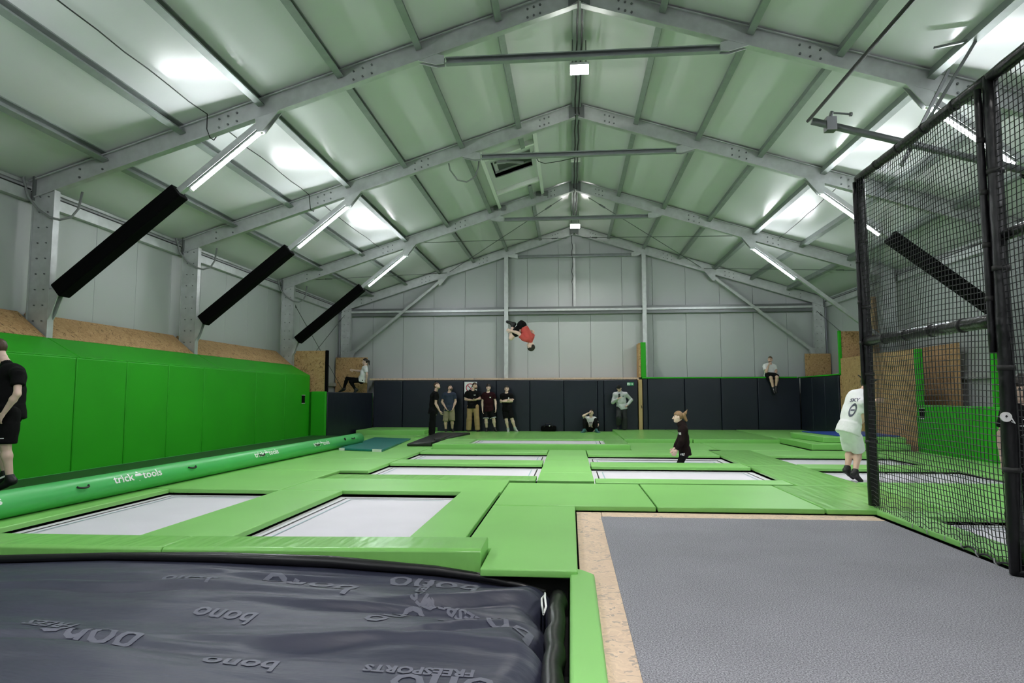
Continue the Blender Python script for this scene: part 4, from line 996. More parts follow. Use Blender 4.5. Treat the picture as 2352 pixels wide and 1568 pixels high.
def frus(P, a, b, r1, r2, flat=None, rnd=.012):
    a, b = A_(a), A_(b); ba = b - a; L = np.linalg.norm(ba); u = ba / L
    s = (P - a) @ u; v = P - a - s[:, None] * u
    if flat is not None:
        d, k = flat; d = A_(d); q = v @ d; v = v + (q * (1 / k - 1))[:, None] * d
    r = np.linalg.norm(v, axis=1) - (r1 + (r2 - r1) * np.clip(s / L, 0, 1)) + rnd
    e = np.abs(s - L / 2) - L / 2 + rnd
    return np.minimum(np.maximum(r, e), 0) + np.sqrt(np.maximum(r, 0) ** 2 + np.maximum(e, 0) ** 2) - rnd
def elli(P, c, axes, rad):
    q = np.stack([(P - A_(c)) @ A_(a) / r for a, r in zip(axes, rad)], 1)
    return (np.linalg.norm(q, axis=1) - 1) * min(rad)
def smin(ds, k):
    d = ds[0]
    for e in ds[1:]:
        h = np.clip(.5 + .5 * (e - d) / k, 0, 1); d = e * (1 - h) + d * h - k * h * (1 - h)
    return d
def mesh_sdf(fn, lo, hi, h):
    """sample fn on a grid, skipping blocks that lie far from the surface"""
    lo = A_(lo); bs = 6; nb = np.maximum(1, np.ceil((A_(hi) - lo) / (h * bs)).astype(int)); shape = tuple(nb * bs)
    bc = np.stack(np.meshgrid(*[np.arange(n_) for n_ in nb], indexing='ij'), -1).reshape(-1, 3)
    dc = fn(lo + (bc * bs + (bs - 1) / 2) * h)
    near = np.abs(dc) < h * bs * 1.25
    f = np.repeat(np.repeat(np.repeat(dc.reshape(tuple(nb)), bs, 0), bs, 1), bs, 2)
    off = np.stack(np.meshgrid(*[np.arange(bs)] * 3, indexing='ij'), -1).reshape(-1, 3)
    ij = (bc[near][:, None, :] * bs + off[None]).reshape(-1, 3)
    if len(ij): f[ij[:, 0], ij[:, 1], ij[:, 2]] = fn(lo + ij * h)
    return surf_net(f, lo, h, shape)
def sdf_obj(name, parts, mats, parent, loc, smooth=True, mi=None, label=None):
    vs = []; fs = []; n = 0; m = []
    for V, F, *rest in parts:
        vs.append(V); fs.append(F + n); n += len(V); m += list(rest[0]) if rest else [0] * len(F)
    V = np.concatenate(vs); F = np.concatenate(fs)
    me = bpy.data.meshes.new(name); me.from_pydata(V.tolist(), [], F.tolist()); me.update()
    for q in mats: me.materials.append(q)
    if len(mats) > 1: me.polygons.foreach_set('material_index', m)
    me.polygons.foreach_set('use_smooth', [smooth] * len(me.polygons))
    o = bpy.data.objects.new(name, me); COL.objects.link(o); o.parent = parent
    if label: o['label'] = label
    return o
def bounds(pts, pad_):
    p = A_(pts); return p.min(0) - pad_, p.max(0) + pad_

SKIN = mat('skin', (.66, .43, .34), .5, noise=(9, .05, 2))
SKINP = mat('skin_pale', (.75, .53, .44), .5, noise=(9, .05, 2))
EYE = mat('eye_dark', (.02, .015, .012), .3); LIP = mat('lips', (.36, .14, .12), .5)
HAIR = {'dark': mat('hair_dark', (.018, .011, .008), .5, bump=[((60, 60, 14), .5, .01, 2)]), 'brown': mat('hair_brown', (.06, .03, .016), .5, bump=[((60, 60, 14), .5, .01, 2)]),
        'fair': mat('hair_fair', (.26, .15, .07), .5, bump=[((60, 60, 14), .5, .01, 2)]), 'stub': mat('hair_stubble', (.12, .075, .05), .7)}
def cloth(name, col, rough=.85): return mat(name, col, rough, noise=(3, .06, 3), bump=[((14, 14, 9), .5, .02, 3)], spec=.15)
CB = cloth('black_cloth', (.004, .004, .0045)); CW = cloth('white_cloth', (.78, .78, .79)); CK = cloth('khaki_cloth', (.36, .24, .12)); CM = cloth('maroon_cloth', (.022, .004, .007))
CBL = cloth('blue_shirt', (.035, .045, .075)); CR = cloth('red_shirt', (.62, .10, .09)); CG = cloth('dark_denim', (.035, .035, .04)); CH = cloth('pale_hoodie', (.50, .51, .53)); CS = cloth('stone_cloth', (.30, .26, .17)); CHD = cloth('brown_black_hoodie', (.012, .006, .006))
SHOE = mat('shoe_black', (.008, .008, .009), .5); SHOEG = mat('shoe_teal', (.02, .10, .10), .6); SHOEW = mat('shoe_pale', (.35, .38, .34), .6)
HEADS = mat('beanie_black', (.005, .005, .006), .95)

PPL = {
 'left_guy': ((-7.096, 7.8, 0.19), {'pel': (0.000, 0.000, 0.968), 'chest': (-0.001, 0.000, 1.421), 'neck': (-0.091, 0.000, 1.599), 'head': (-0.212, 0.000, 1.790), 'sl': (0.229, -0.160, 1.465), 'el': (0.306, -0.240, 1.209), 'wl': (0.161, -0.260, 0.975), 'sr': (-0.268, 0.200, 1.502), 'er': (-0.447, 0.240, 1.235), 'wr': (-0.426, 0.120, 0.982), 'hl': (0.104, -0.100, 0.949), 'kl': (0.084, -0.120, 0.561), 'al': (0.133, -0.080, 0.161), 'tl': (-0.025, -0.100, 0.087), 'hr': (-0.114, 0.100, 0.943), 'kr': (-0.203, 0.120, 0.564), 'ar': (-0.154, 0.160, 0.184), 'tr': (-0.323, 0.140, 0.102), }),
 'white_guy': ((4.542, 11.3, -0.07), {'pel': (0.000, 0.000, 0.891), 'chest': (0.157, 0.050, 1.367), 'neck': (0.265, 0.080, 1.496), 'head': (0.370, 0.100, 1.632), 'sr': (0.151, -0.140, 1.319), 'er': (0.190, -0.120, 1.093), 'wr': (0.173, -0.020, 0.970), 'sl': (0.196, 0.220, 1.438), 'el': (0.442, 0.350, 1.314), 'wl': (0.607, 0.400, 1.350), 'hl': (-0.019, 0.060, 0.852), 'kl': (0.056, 0.140, 0.541), 'al': (-0.038, 0.040, 0.245), 'tl': (0.099, 0.120, 0.139), 'hr': (0.042, -0.060, 0.859), 'kr': (0.160, 0.060, 0.527), 'ar': (0.042, -0.060, 0.201), 'tr': (0.227, 0.040, 0.058), }),
 'girl': ((2.381, 14.2, -0.4), {'pel': (0.000, 0.000, 0.610), 'chest': (-0.027, 0.000, 1.036), 'neck': (-0.078, 0.000, 1.172), 'head': (-0.128, 0.000, 1.327), 'sl': (-0.039, -0.130, 1.069), 'el': (-0.088, -0.180, 0.830), 'wl': (-0.192, -0.140, 0.638), 'sr': (-0.032, 0.130, 1.056), 'er': (-0.087, 0.160, 0.816), 'wr': (-0.202, 0.080, 0.657), 'hl': (-0.014, -0.080, 0.598), 'kl': (-0.136, -0.080, 0.328), 'al': (-0.041, -0.060, 0.058), 'tl': (-0.166, -0.060, 0.030), 'hr': (0.013, 0.080, 0.585), 'kr': (-0.098, 0.100, 0.310), 'ar': (-0.009, 0.080, 0.041), 'tr': (-0.135, 0.080, 0.013), }),
 'flipper': ((-1.266, 17.5, 0.1), {'pel': (0.000, 0.000, 3.146), 'chest': (0.157, 0.000, 2.840), 'neck': (0.197, 0.000, 2.711), 'head': (0.220, 0.000, 2.594), 'sl': (0.056, -0.150, 2.781), 'el': (-0.112, -0.220, 2.938), 'wl': (-0.289, -0.180, 2.996), 'sr': (0.235, 0.160, 2.842), 'er': (0.267, 0.220, 3.001), 'wr': (0.037, 0.300, 3.070), 'hl': (-0.018, -0.080, 3.126), 'kl': (-0.297, -0.100, 2.812), 'al': (-0.253, -0.060, 3.154), 'tl': (-0.417, -0.060, 3.203), 'hr': (-0.030, 0.080, 3.143), 'kr': (-0.303, 0.100, 2.841), 'ar': (-0.254, 0.080, 3.169), 'tr': (-0.419, 0.080, 3.206), }),
 'black_man': ((-4.516, 21.5, 0.06), {'pel': (0.000, 0.000, 0.817), 'chest': (0.040, 0.000, 1.289), 'neck': (0.082, 0.000, 1.490), 'head': (0.124, 0.000, 1.648), 'sl': (0.020, 0.160, 1.391), 'el': (-0.029, 0.200, 1.072), 'wl': (0.036, 0.180, 0.813), 'sr': (0.130, -0.160, 1.389), 'er': (0.127, -0.200, 1.062), 'wr': (0.259, -0.200, 0.822), 'hl': (-0.016, 0.080, 0.787), 'kl': (-0.057, 0.080, 0.414), 'al': (-0.087, 0.100, 0.084), 'tl': (0.093, 0.080, 0.029), 'hr': (0.017, -0.080, 0.790), 'kr': (0.006, -0.080, 0.406), 'ar': (-0.001, -0.100, 0.067), 'tr': (0.192, -0.120, 0.013), }),
 'blue_man': ((-4.385, 23.7, 0.09), {'pel': (0.000, 0.000, 0.832), 'chest': (-0.003, 0.000, 1.258), 'neck': (-0.004, 0.000, 1.431), 'head': (0.027, 0.000, 1.574), 'sr': (-0.188, 0.000, 1.353), 'er': (-0.270, 0.020, 1.069), 'wr': (-0.106, -0.120, 0.850), 'sl': (0.181, 0.000, 1.352), 'el': (0.227, 0.020, 1.084), 'wl': (0.162, -0.100, 0.850), 'hr': (-0.088, 0.000, 0.801), 'kr': (-0.124, -0.050, 0.394), 'ar': (-0.123, 0.000, 0.063), 'tr': (-0.084, -0.200, -0.004), 'hl': (0.088, 0.000, 0.801), 'kl': (0.116, -0.050, 0.410), 'al': (0.108, 0.050, 0.077), 'tl': (0.218, -0.120, 0.039), }),
 'khaki_man': ((-3.554, 23.9, 0.09), {'pel': (0.000, 0.000, 0.924), 'chest': (-0.017, 0.000, 1.320), 'neck': (-0.002, 0.000, 1.495), 'head': (0.078, 0.000, 1.654), 'sr': (-0.219, 0.000, 1.400), 'er': (-0.274, 0.000, 1.162), 'wr': (0.051, -0.240, 1.131), 'sl': (0.184, 0.050, 1.400), 'el': (0.272, 0.000, 1.193), 'wl': (0.146, -0.240, 1.163), 'hr': (-0.096, 0.000, 0.892), 'kr': (-0.121, -0.030, 0.467), 'ar': (-0.148, 0.000, 0.072), 'tr': (-0.157, -0.200, 0.019), 'hl': (0.113, 0.000, 0.892), 'kl': (0.158, -0.030, 0.467), 'al': (0.179, 0.000, 0.073), 'tl': (0.224, -0.200, 0.020), }),
 'maroon': ((-2.969, 23.9, 0.09), {'pel': (0.000, 0.000, 0.814), 'chest': (-0.009, 0.000, 1.256), 'neck': (-0.017, 0.000, 1.430), 'head': (-0.010, 0.000, 1.589), 'sr': (-0.185, 0.000, 1.351), 'er': (-0.235, 0.020, 1.066), 'wr': (-0.217, -0.050, 0.783), 'sl': (0.175, 0.000, 1.351), 'el': (0.245, 0.020, 1.082), 'wl': (0.269, -0.050, 0.830), 'hr': (-0.088, 0.000, 0.782), 'kr': (-0.087, -0.060, 0.422), 'ar': (-0.073, 0.020, 0.104), 'tr': (-0.067, -0.150, 0.034), 'hl': (0.088, 0.000, 0.782), 'kl': (0.190, -0.050, 0.438), 'al': (0.230, 0.020, 0.121), 'tl': (0.295, -0.140, 0.066), }),
 'crossed': ((-2.292, 23.9, 0.09), {'pel': (0.000, 0.000, 0.830), 'chest': (-0.024, 0.000, 1.240), 'neck': (-0.024, 0.000, 1.398), 'head': (-0.016, 0.000, 1.540), 'sr': (-0.199, 0.000, 1.319), 'er': (-0.223, 0.000, 1.082), 'wr': (0.132, -0.220, 1.162), 'sl': (0.151, 0.000, 1.318), 'el': (0.175, 0.000, 1.098), 'wl': (-0.117, -0.260, 1.084), 'hr': (-0.080, 0.000, 0.798), 'kr': (-0.026, -0.060, 0.439), 'ar': (0.031, 0.000, 0.092), 'tr': (0.030, -0.150, 0.037), 'hl': (0.087, 0.000, 0.798), 'kl': (0.180, -0.060, 0.455), 'al': (0.285, 0.000, 0.124), 'tl': (0.358, -0.120, 0.068), }),
 'seated': ((0.7, 23.85, 0.09), {'pel': (0.005, 0.150, 0.112), 'chest': (0.015, 0.120, 0.393), 'neck': (0.031, 0.100, 0.534), 'head': (0.040, 0.060, 0.683), 'sr': (-0.133, 0.100, 0.472), 'er': (-0.244, -0.050, 0.569), 'wr': (-0.088, -0.060, 0.663), 'sl': (0.178, 0.100, 0.472), 'el': (0.267, 0.050, 0.257), 'wl': (0.198, -0.100, 0.125), 'hr': (-0.074, 0.100, 0.099), 'kr': (-0.203, -0.250, 0.437), 'ar': (-0.224, -0.350, 0.090), 'tr': (-0.318, -0.450, 0.049), 'hl': (0.081, 0.100, 0.099), 'kl': (0.196, -0.250, 0.438), 'al': (0.203, -0.350, 0.091), 'tl': (0.289, -0.450, 0.051), }),
 'white_hood': ((1.829, 23.95, 0.1), {'pel': (0.000, 0.000, 0.883), 'chest': (-0.041, 0.000, 1.257), 'neck': (-0.056, -0.020, 1.397), 'head': (-0.088, -0.060, 1.537), 'sr': (-0.241, 0.000, 1.335), 'er': (-0.316, -0.020, 1.039), 'wr': (-0.137, -0.240, 1.180), 'sl': (0.161, 0.000, 1.334), 'el': (0.348, 0.050, 1.131), 'wl': (0.182, -0.050, 0.930), 'hr': (-0.085, 0.000, 0.852), 'kr': (-0.126, -0.180, 0.531), 'ar': (-0.116, 0.020, 0.262), 'tr': (-0.141, -0.100, 0.174), 'hl': (0.077, 0.000, 0.852), 'kl': (0.089, -0.060, 0.466), 'al': (0.096, 0.000, 0.077), 'tl': (0.050, -0.180, 0.025), }),
 'bald': ((7.135, 24.4, 2.05), {'pel': (0.015, 0.050, 0.098), 'chest': (0.014, 0.020, 0.333), 'neck': (0.036, 0.000, 0.473), 'head': (0.039, -0.030, 0.620), 'sr': (-0.157, 0.000, 0.395), 'er': (-0.147, -0.150, 0.170), 'wr': (-0.071, -0.200, 0.401), 'sl': (0.193, 0.000, 0.393), 'el': (0.248, 0.000, 0.221), 'wl': (0.185, -0.120, 0.092), 'hr': (-0.061, 0.000, 0.066), 'kr': (-0.055, -0.380, -0.039), 'ar': (0.020, -0.340, -0.408), 'tr': (0.024, -0.460, -0.532), 'hl': (0.091, 0.000, 0.065), 'kl': (0.155, -0.380, -0.024), 'al': (0.110, -0.340, -0.377), 'tl': (0.099, -0.460, -0.516), }),
 'woman': ((-7.661, 23.7, 1.5), {'pel': (0.000, 0.000, 0.491), 'chest': (0.109, 0.000, 0.844), 'neck': (0.131, 0.000, 0.989), 'head': (0.112, 0.000, 1.150), 'sl': (0.186, -0.140, 0.886), 'el': (0.239, -0.140, 0.662), 'wl': (0.189, -0.050, 0.474), 'sr': (0.080, 0.140, 0.898), 'er': (-0.126, 0.220, 0.805), 'wr': (-0.387, 0.250, 0.840), 'hl': (0.011, -0.080, 0.457), 'kl': (-0.392, -0.100, 0.410), 'al': (-0.196, -0.080, 0.123), 'tl': (-0.270, -0.100, 0.043), 'hr': (-0.041, 0.080, 0.461), 'kr': (-0.595, 0.100, 0.528), 'ar': (-0.711, 0.120, 0.158), 'tr': (-0.859, 0.120, 0.094), }),
 'edge_kid': ((4.029, 6.3, -0.22), {'pel': (0.000, 0.000, 0.958), 'chest': (0.021, 0.000, 1.362), 'neck': (0.023, 0.000, 1.513), 'head': (0.024, 0.000, 1.641), 'sr': (-0.110, 0.000, 1.427), 'er': (-0.169, 0.020, 1.225), 'wr': (-0.222, -0.060, 1.038), 'sl': (0.195, 0.040, 1.427), 'el': (0.215, 0.050, 1.186), 'wl': (0.113, -0.050, 0.983), 'hr': (-0.068, 0.000, 0.919), 'kr': (-0.124, -0.040, 0.537), 'ar': (-0.083, 0.050, 0.157), 'tr': (-0.221, -0.120, 0.129), 'hl': (0.056, 0.000, 0.920), 'kl': (0.013, -0.040, 0.539), 'al': (0.054, 0.060, 0.158), 'tl': (-0.044, -0.120, 0.132), }),
}


def build_person(key, lab, face, top, topm, bot, botm, foot, footm, hair, skin=SKIN, sleeve=.55, res=.013, hres=.008, build=1.0, facing=None, hood=False, tuck=False, botlen=None, grip=None, extra=None, hs=1.0, waistx=1.0, hemoff=None):
    (X0, Y0, Z0), J = PPL[key]
    J = {k: A_(v) for k, v in J.items()}
    t = thing('person', lab, 'person', (X0, Y0, Z0), 'people in the hall')
    side = nrm_(J['sr'] - J['sl']); up = nrm_(J['neck'] - J['pel'])
    fr = nrm_(np.cross(up, side)) if facing is None else nrm_(facing)       # chest direction
    if facing is None: fr = -fr if False else fr
    f3 = nrm_(face); hup = nrm_(up - (up @ f3) * f3) if abs(up @ f3) < .9 else nrm_(A_((0, 0, 1)) - f3[2] * f3)
    hsd = nrm_(np.cross(f3, hup)); B_ = build
    hc = J['head']
    hipc = (J['hl'] + J['hr']) / 2
    def torso(P, g=0.0):
        return smin([cone(P, J['pel'], J['pel'] * .45 + J['chest'] * .55, .150 * B_ * waistx + g, .138 * B_ * waistx + g, (fr, .72)), cone(P, J['pel'] * .45 + J['chest'] * .55, J['chest'], .138 * B_ * waistx + g, .158 * B_ + g, (fr, .68)),
                     cone(P, J['sl'] * .9 + J['chest'] * .1, J['sr'] * .9 + J['chest'] * .1, .062 * B_ + g, .062 * B_ + g)], .07)
    def legs(P, g=0.0):
        d = []
        for s in 'lr':
            h_, k_, a_ = J['h' + s], J['k' + s], J['a' + s]; u = nrm_(a_ - k_); ca = k_ + (a_ - k_) * .3
            d += [cone(P, h_, k_, .088 * B_ + g, .056 + g), cone(P, k_, ca, .054 + g, .058 * (.6 + .4 * B_) + g), cone(P, ca, a_, .056 * (.6 + .4 * B_) + g, .036 + g)]
        return smin(d, .03)
    def feet(P, g=0.0):
        d = []
        for s in 'lr':
            a_, t_ = J['a' + s], J['t' + s]; u = nrm_(t_ - a_); L = .17 * (1 if np.linalg.norm(t_ - a_) > .1 else 1)
            sh = nrm_(a_ - J['k' + s]); heel = a_ + sh * .045 - u * .03; toe = a_ + u * .17 + sh * .055
            d += [cone(P, a_, heel, .036 + g, .036 + g), cone(P, heel, toe, .036 + g, .026 + g), cone(P, a_, (heel + toe) / 2, .036 + g, .03 + g)]
        return smin(d, .02)
    def arms(P, g=0.0):
        d = []
        for s in 'lr': d += [cone(P, J['s' + s], J['e' + s], .050 * B_ + g, .039 + g), cone(P, J['e' + s], J['e' + s] * .7 + J['w' + s] * .3, .039 + g, .041 + g), cone(P, J['e' + s] * .7 + J['w' + s] * .3, J['w' + s], .041 + g, .027 + g)]
        return smin(d, .025)
    def body(P): return smin([torso(P), legs(P), arms(P), cone(P, J['neck'], hc - hup * .05, .056 * B_, .05), feet(P)], .03)
    allp = [J[k] for k in J]
    lo, hi = bounds(allp, .24)
    parts = [mesh_sdf(body, lo, hi, res)]
    # head
    ax = [hsd, f3, hup]
    def headf(P):
        d = smin([elli(P, hc + hup * .02 - f3 * .012, ax, (.076 * hs, .094 * hs, .095 * hs)), elli(P, hc - hup * .045 + f3 * .025, ax, (.056 * hs, .066 * hs, .068 * hs)), elli(P, hc - hup * .092 + f3 * .062, ax, (.026, .022, .02))], .035)
        d = smin([d, cone(P, hc + f3 * .088 + hup * .005, hc + f3 * .108 - hup * .032, .008, .014)], .012)
        for s in (-1, 1):
            d = np.maximum(d, -(np.linalg.norm(P - (hc + f3 * .098 * hs + hsd * s * .032 + hup * .008), axis=1) - .014))
            d = smin([d, elli(P, hc + hsd * s * .078 * hs - f3 * .008 - hup * .012, ax, (.010, .020, .031))], .008)
        d = smin([d, cone(P, hc - hup * .06 - f3 * .02, J['neck'] * .6 + hc * .4, .05, .053)], .03)
        return d
    hV, hF = mesh_sdf(headf, hc - .17, hc + .17, hres)
    cen = hV[hF].mean(1); mi = np.zeros(len(hF), int)
    for s in (-1, 1):
        mi[np.linalg.norm(cen - (hc + f3 * .086 * hs + hsd * s * .032 + hup * .008), axis=1) < .0135] = 1
        q = cen - (hc + f3 * .088 * hs + hsd * s * .034 + hup * .034); mi[(np.abs(q @ hup) < .007) & (np.abs(q @ hsd) < .022) & (np.abs(q @ f3) < .03)] = 3
    q = cen - (hc + f3 * .09 - hup * .062); mi[(np.abs(q @ hup) < .007) & (np.abs(q @ hsd) < .024) & (np.abs(q @ f3) < .03)] = 2
    parts = [(V, F, np.zeros(len(F), int)) for V, F in parts] + [(hV, hF, mi)]
    # hands
    for s in 'lr':
        w_ = J['w' + s]; u = nrm_(w_ - J['e' + s]); 
        n0 = nrm_(np.cross(u, fr if abs(u @ fr) < .9 else A_((0, 0, 1)))); n0 = n0 if (n0 @ (side if s == 'r' else -side)) >= 0 else -n0   # back of hand faces outward
        acr = nrm_(np.cross(u, n0)); acr = acr if acr @ fr > 0 else -acr           # thumb side faces forward
        curl = .5 if grip is None else grip
        def handf(P):
            d = [cone(P, w_ - u * .02, w_ + u * .02, .027, .026), cone(P, w_ + u * .03 - acr * .012, w_ + u * .075 - acr * .014, .024, .022, (n0, .62)), cone(P, w_ + u * .03 + acr * .014, w_ + u * .075 + acr * .016, .024, .022, (n0, .62))]
            for k, (o, L) in enumerate(((.033, .070), (.011, .078), (-.011, .072), (-.031, .057))):
                b0 = w_ + u * .085 + acr * o; d1 = nrm_(u - n0 * curl * .7); d2 = nrm_(u - n0 * curl * 1.9); d3 = nrm_(u * .6 - n0 * curl * 2.4)
                p1 = b0 + d1 * L * .45; p2 = p1 + d2 * L * .32; p3 = p2 + d3 * L * .25
                d += [cone(P, b0, p1, .0105, .0095), cone(P, p1, p2, .0095, .0088), cone(P, p2, p3, .0088, .0078)]
            b0 = w_ + u * .028 + acr * .026; p1 = b0 + nrm_(u * .7 + acr * .75 - n0 * .3) * .042; p2 = p1 + nrm_(u * .95 + acr * .15 - n0 * .35) * .034
            d += [cone(P, b0, p1, .0145, .0115), cone(P, p1, p2, .0115, .009)]
            return smin(d, .006)
        V, F = mesh_sdf(handf, w_ - .17, w_ + .19, max(.0055, min(hres, .0065)))
        parts.append((V, F, np.zeros(len(F), int)))
    hm = HAIR.get(hair[0]) if hair else SKIN
    sdf_obj('body', parts, [skin, EYE, LIP, hm], t, None)
    # upper clothing
    hem = J['pel'] + up * (hemoff if hemoff is not None else -.09)
    def topf(P):
        d = [torso(P, .016)]
        d.append(frus(P, J['chest'] * .2 + J['pel'] * .8, hem, .150 * B_ * waistx + .018, .158 * B_ * waistx + .034, (fr, .78)))
        for s in 'lr':
            if sleeve <= 1: d.append(frus(P, J['s' + s], J['s' + s] + (J['e' + s] - J['s' + s]) * sleeve, .066 * B_, .074 * B_))
            else: d += [cone(P, J['s' + s], J['e' + s], .066 * B_, .056), frus(P, J['e' + s], J['e' + s] + (J['w' + s] - J['e' + s]) * .93, .056, .043), cone(P, J['e' + s], J['e' + s] * .5 + J['w' + s] * .5, .055, .05)]
        if hood: d += [cone(P, J['neck'] - fr * .03, J['neck'] - fr * .05 - up * .04, .082, .085), cone(P, J['neck'] + up * .0, J['neck'] + up * .03, .075, .068)]
        else: d.append(cone(P, J['neck'] - up * .06, J['neck'] - up * .01, .075, .066))
        r = smin(d, .035)
        r = np.maximum(r, (hem - P) @ up)
        if not hood: r = np.maximum(r, -cone(P, J['neck'] + up * .02 + fr * .03, J['neck'] + up * .2 + fr * .05, .068, .09))
        r = r + .004 * np.sin(31 * P[:, 2] + 17 * P[:, 0]) * np.sin(23 * P[:, 0] - 13 * P[:, 2] + 11 * P[:, 1])
        return r
    ob_top = sdf_obj(top, [mesh_sdf(topf, lo, hi, res)], [topm], t, None)
    # lower clothing
    bl = botlen if botlen is not None else (.92 if bot == 'trousers' else .95)
    def botf(P):
        waist = J['pel'] + up * .08
        d = [cone(P, J['pel'], hipc, .155 * B_ * waistx, .150 * B_ * waistx, (fr, .78))]
        for s in 'lr':
            h_, k_, a_ = J['h' + s], J['k' + s], J['a' + s]
            if bot == 'shorts': d += [cone(P, h_, h_ + (k_ - h_) * .6, .105 * B_, .102 * B_), frus(P, h_ + (k_ - h_) * .25, h_ + (k_ - h_) * bl, .108 * B_, .108 * B_)]
            elif bot == 'leggings': d += [cone(P, h_, k_, .096 * B_, .064), cone(P, k_, k_ + (a_ - k_) * .3, .063, .066), frus(P, k_ + (a_ - k_) * .25, a_, .066, .046)]
            else: d += [cone(P, h_, k_, .106 * B_, .086 * B_), frus(P, k_, k_ + (a_ - k_) * bl * 1.04, .090 * B_, .088 * B_), cone(P, k_, k_ + (a_ - k_) * .5, .084 * B_, .084 * B_)]
        r = smin(d, .03)
        ax_ = P - J['pel']; ax_ = ax_ - (ax_ @ up)[:, None] * up
        r = np.maximum(r, np.minimum((P - waist) @ up, .215 - np.linalg.norm(ax_, axis=1)))
        r = r + .004 * np.sin(27 * P[:, 2] + 9 * P[:, 0]) * np.sin(19 * P[:, 0] - 21 * P[:, 2])
        return r
    ob_bot = sdf_obj(bot, [mesh_sdf(botf, lo, hi, res)], [botm], t, None)
    # footwear, one mesh per foot
    if foot:
        for s in 'lr':
            a_ = J['a' + s]; sh = nrm_(a_ - J['k' + s])
            def footf(P, s=s):
                a_, t_ = J['a' + s], J['t' + s]; u = nrm_(t_ - a_); heel = a_ + sh * .045 - u * .03; toe = a_ + u * .17 + sh * .055
                return smin([cone(P, a_, heel, .047, .047), cone(P, heel, toe, .047, .036), cone(P, a_, (heel + toe) / 2, .046, .038), frus(P, a_ - sh * .05, a_ + sh * .02, .050, .050)], .02)
            sdf_obj(foot, [mesh_sdf(footf, a_ - .27, a_ + .27, min(res, .011))], [footm], t, None)
    # hair
    if hair:
        style = hair[1]
        def hairf(P):
            q = P - hc; fz = q @ f3; uz_ = q @ hup; sx_ = q @ hsd
            g = .012 if style != 'stubble' else .004
            g2 = g + (.012 if style in ('messy', 'mop') else 0)
            d = elli(P, hc + hup * .024 - f3 * .014, ax, (.076 * hs + g2, .094 * hs + g, .095 * hs + g2))
            if style in ('messy', 'mop'): d = d + .007 * np.sin(70 * q @ hsd + 3) * np.sin(64 * fz + 1) * np.sin(58 * uz_)
            facecut = np.minimum(fz - (.035 if style != 'mop' else .055), (.052 if style != 'mop' else .035) - uz_)      # inside face zone when both > 0
            facecut = np.minimum(fz - .02, .05 - uz_ + (0 if style != 'mop' else -.015))
            d = np.maximum(d, facecut)
            d = np.maximum(d, -.055 - uz_ if style not in ('pony', 'long') else -.075 - uz_)
            d = np.maximum(d, np.minimum(.03 - uz_, fz + .035))
            if style == 'pony':
                a0 = hc - f3 * .09 + hup * .03; d = smin([d, cone(P, a0, a0 - f3 * .055 - hup * .03, .026, .034), cone(P, a0 - f3 * .055 - hup * .03, a0 - f3 * .06 - hup * .17, .034, .014)], .015)
            if style == 'ponyup':
                a0 = hc - f3 * .09 + hup * .02; d = smin([d, cone(P, a0, a0 - f3 * .07 + hup * .055, .028, .030), cone(P, a0 - f3 * .07 + hup * .055, a0 - f3 * .11 + hup * .12, .03, .008), cone(P, a0 - f3 * .03, a0 - f3 * .075 - hup * .10, .045, .03)], .015)
            if style == 'messy':
                for k in range(8):
                    an = k * .8; v = nrm_(hsd * math.cos(an) + f3 * (math.sin(an) * .8 - .1) + hup * .45); d = smin([d, cone(P, hc + hup * .03 + v * .07, hc + hup * .03 + v * (.13 + .03 * (k % 3)), .026, .006)], .015)
            return d
        sdf_obj('beanie' if style == 'beanie' else 'hair', [mesh_sdf(hairf, hc - .30, hc + .30, max(.007, hres))], [HEADS if style == 'beanie' else hm], t, None)
        if len(hair) > 2:
            def beardf(P):
                q = P - hc; d = smin([elli(P, hc - hup * .05 + f3 * .027, ax, (.060 * hs, .070 * hs, .070 * hs)), elli(P, hc - hup * .095 + f3 * .062, ax, (.030, .027, .024))], .03)
                d = np.maximum(d, q @ hup + .064); return np.maximum(d, .0 - q @ f3)
            sdf_obj('beard', [mesh_sdf(beardf, hc - .17, hc + .17, hres)], [HAIR['stub']], t, None)
    return t, J, ob_top, ob_bot, dict(fr=fr, up=up, side=side, hc=hc, f3=f3, hup=hup, hsd=hsd)

from mathutils.bvhtree import BVHTree
def decal(parent, target, vs, fs, c, rt, up, n, m, name='print', off=.004):
    """lay a flat shape onto the surface of target, along -n; coordinates local to the person"""
    me = target.data; bv = BVHTree.FromPolygons([v.co[:] for v in me.vertices], [p_.vertices[:] for p_ in me.polygons])
    c, rt, up, n = Vector(c), Vector(rt), Vector(up), Vector(n); out = []
    for x, y_, *_ in vs:
        q = c + rt * x + up * y_; hit = bv.ray_cast(q + n * .5, -n)
        out.append(tuple((hit[0] if hit[0] is not None else q) + n * off))
    mesh = bpy.data.meshes.new(name); mesh.from_pydata(out, [], fs); mesh.materials.append(m)
    o = bpy.data.objects.new(name, mesh); COL.objects.link(o); o.parent = target
    return o
def quadgrid(w_, h_, nx=6, ny=4, skew=0):
    vs = [(-w_ / 2 + w_ * i / nx + skew * (j / ny - .5), -h_ / 2 + h_ * j / ny) for j in range(ny + 1) for i in range(nx + 1)]
    return vs, [(j * (nx + 1) + i, j * (nx + 1) + i + 1, (j + 1) * (nx + 1) + i + 1, (j + 1) * (nx + 1) + i) for j in range(ny) for i in range(nx)]
def ringgrid(rx, ry, wd, n=24):
    vs = []
    for k in range(n):
        a = 2 * math.pi * k / n
        for q in (1, 1 - wd): vs.append((rx * q * math.cos(a), ry * q * math.sin(a)))
    return vs, [(2 * k, 2 * k + 1, (2 * k + 3) % (2 * n), (2 * k + 2) % (2 * n)) for k in range(n)]

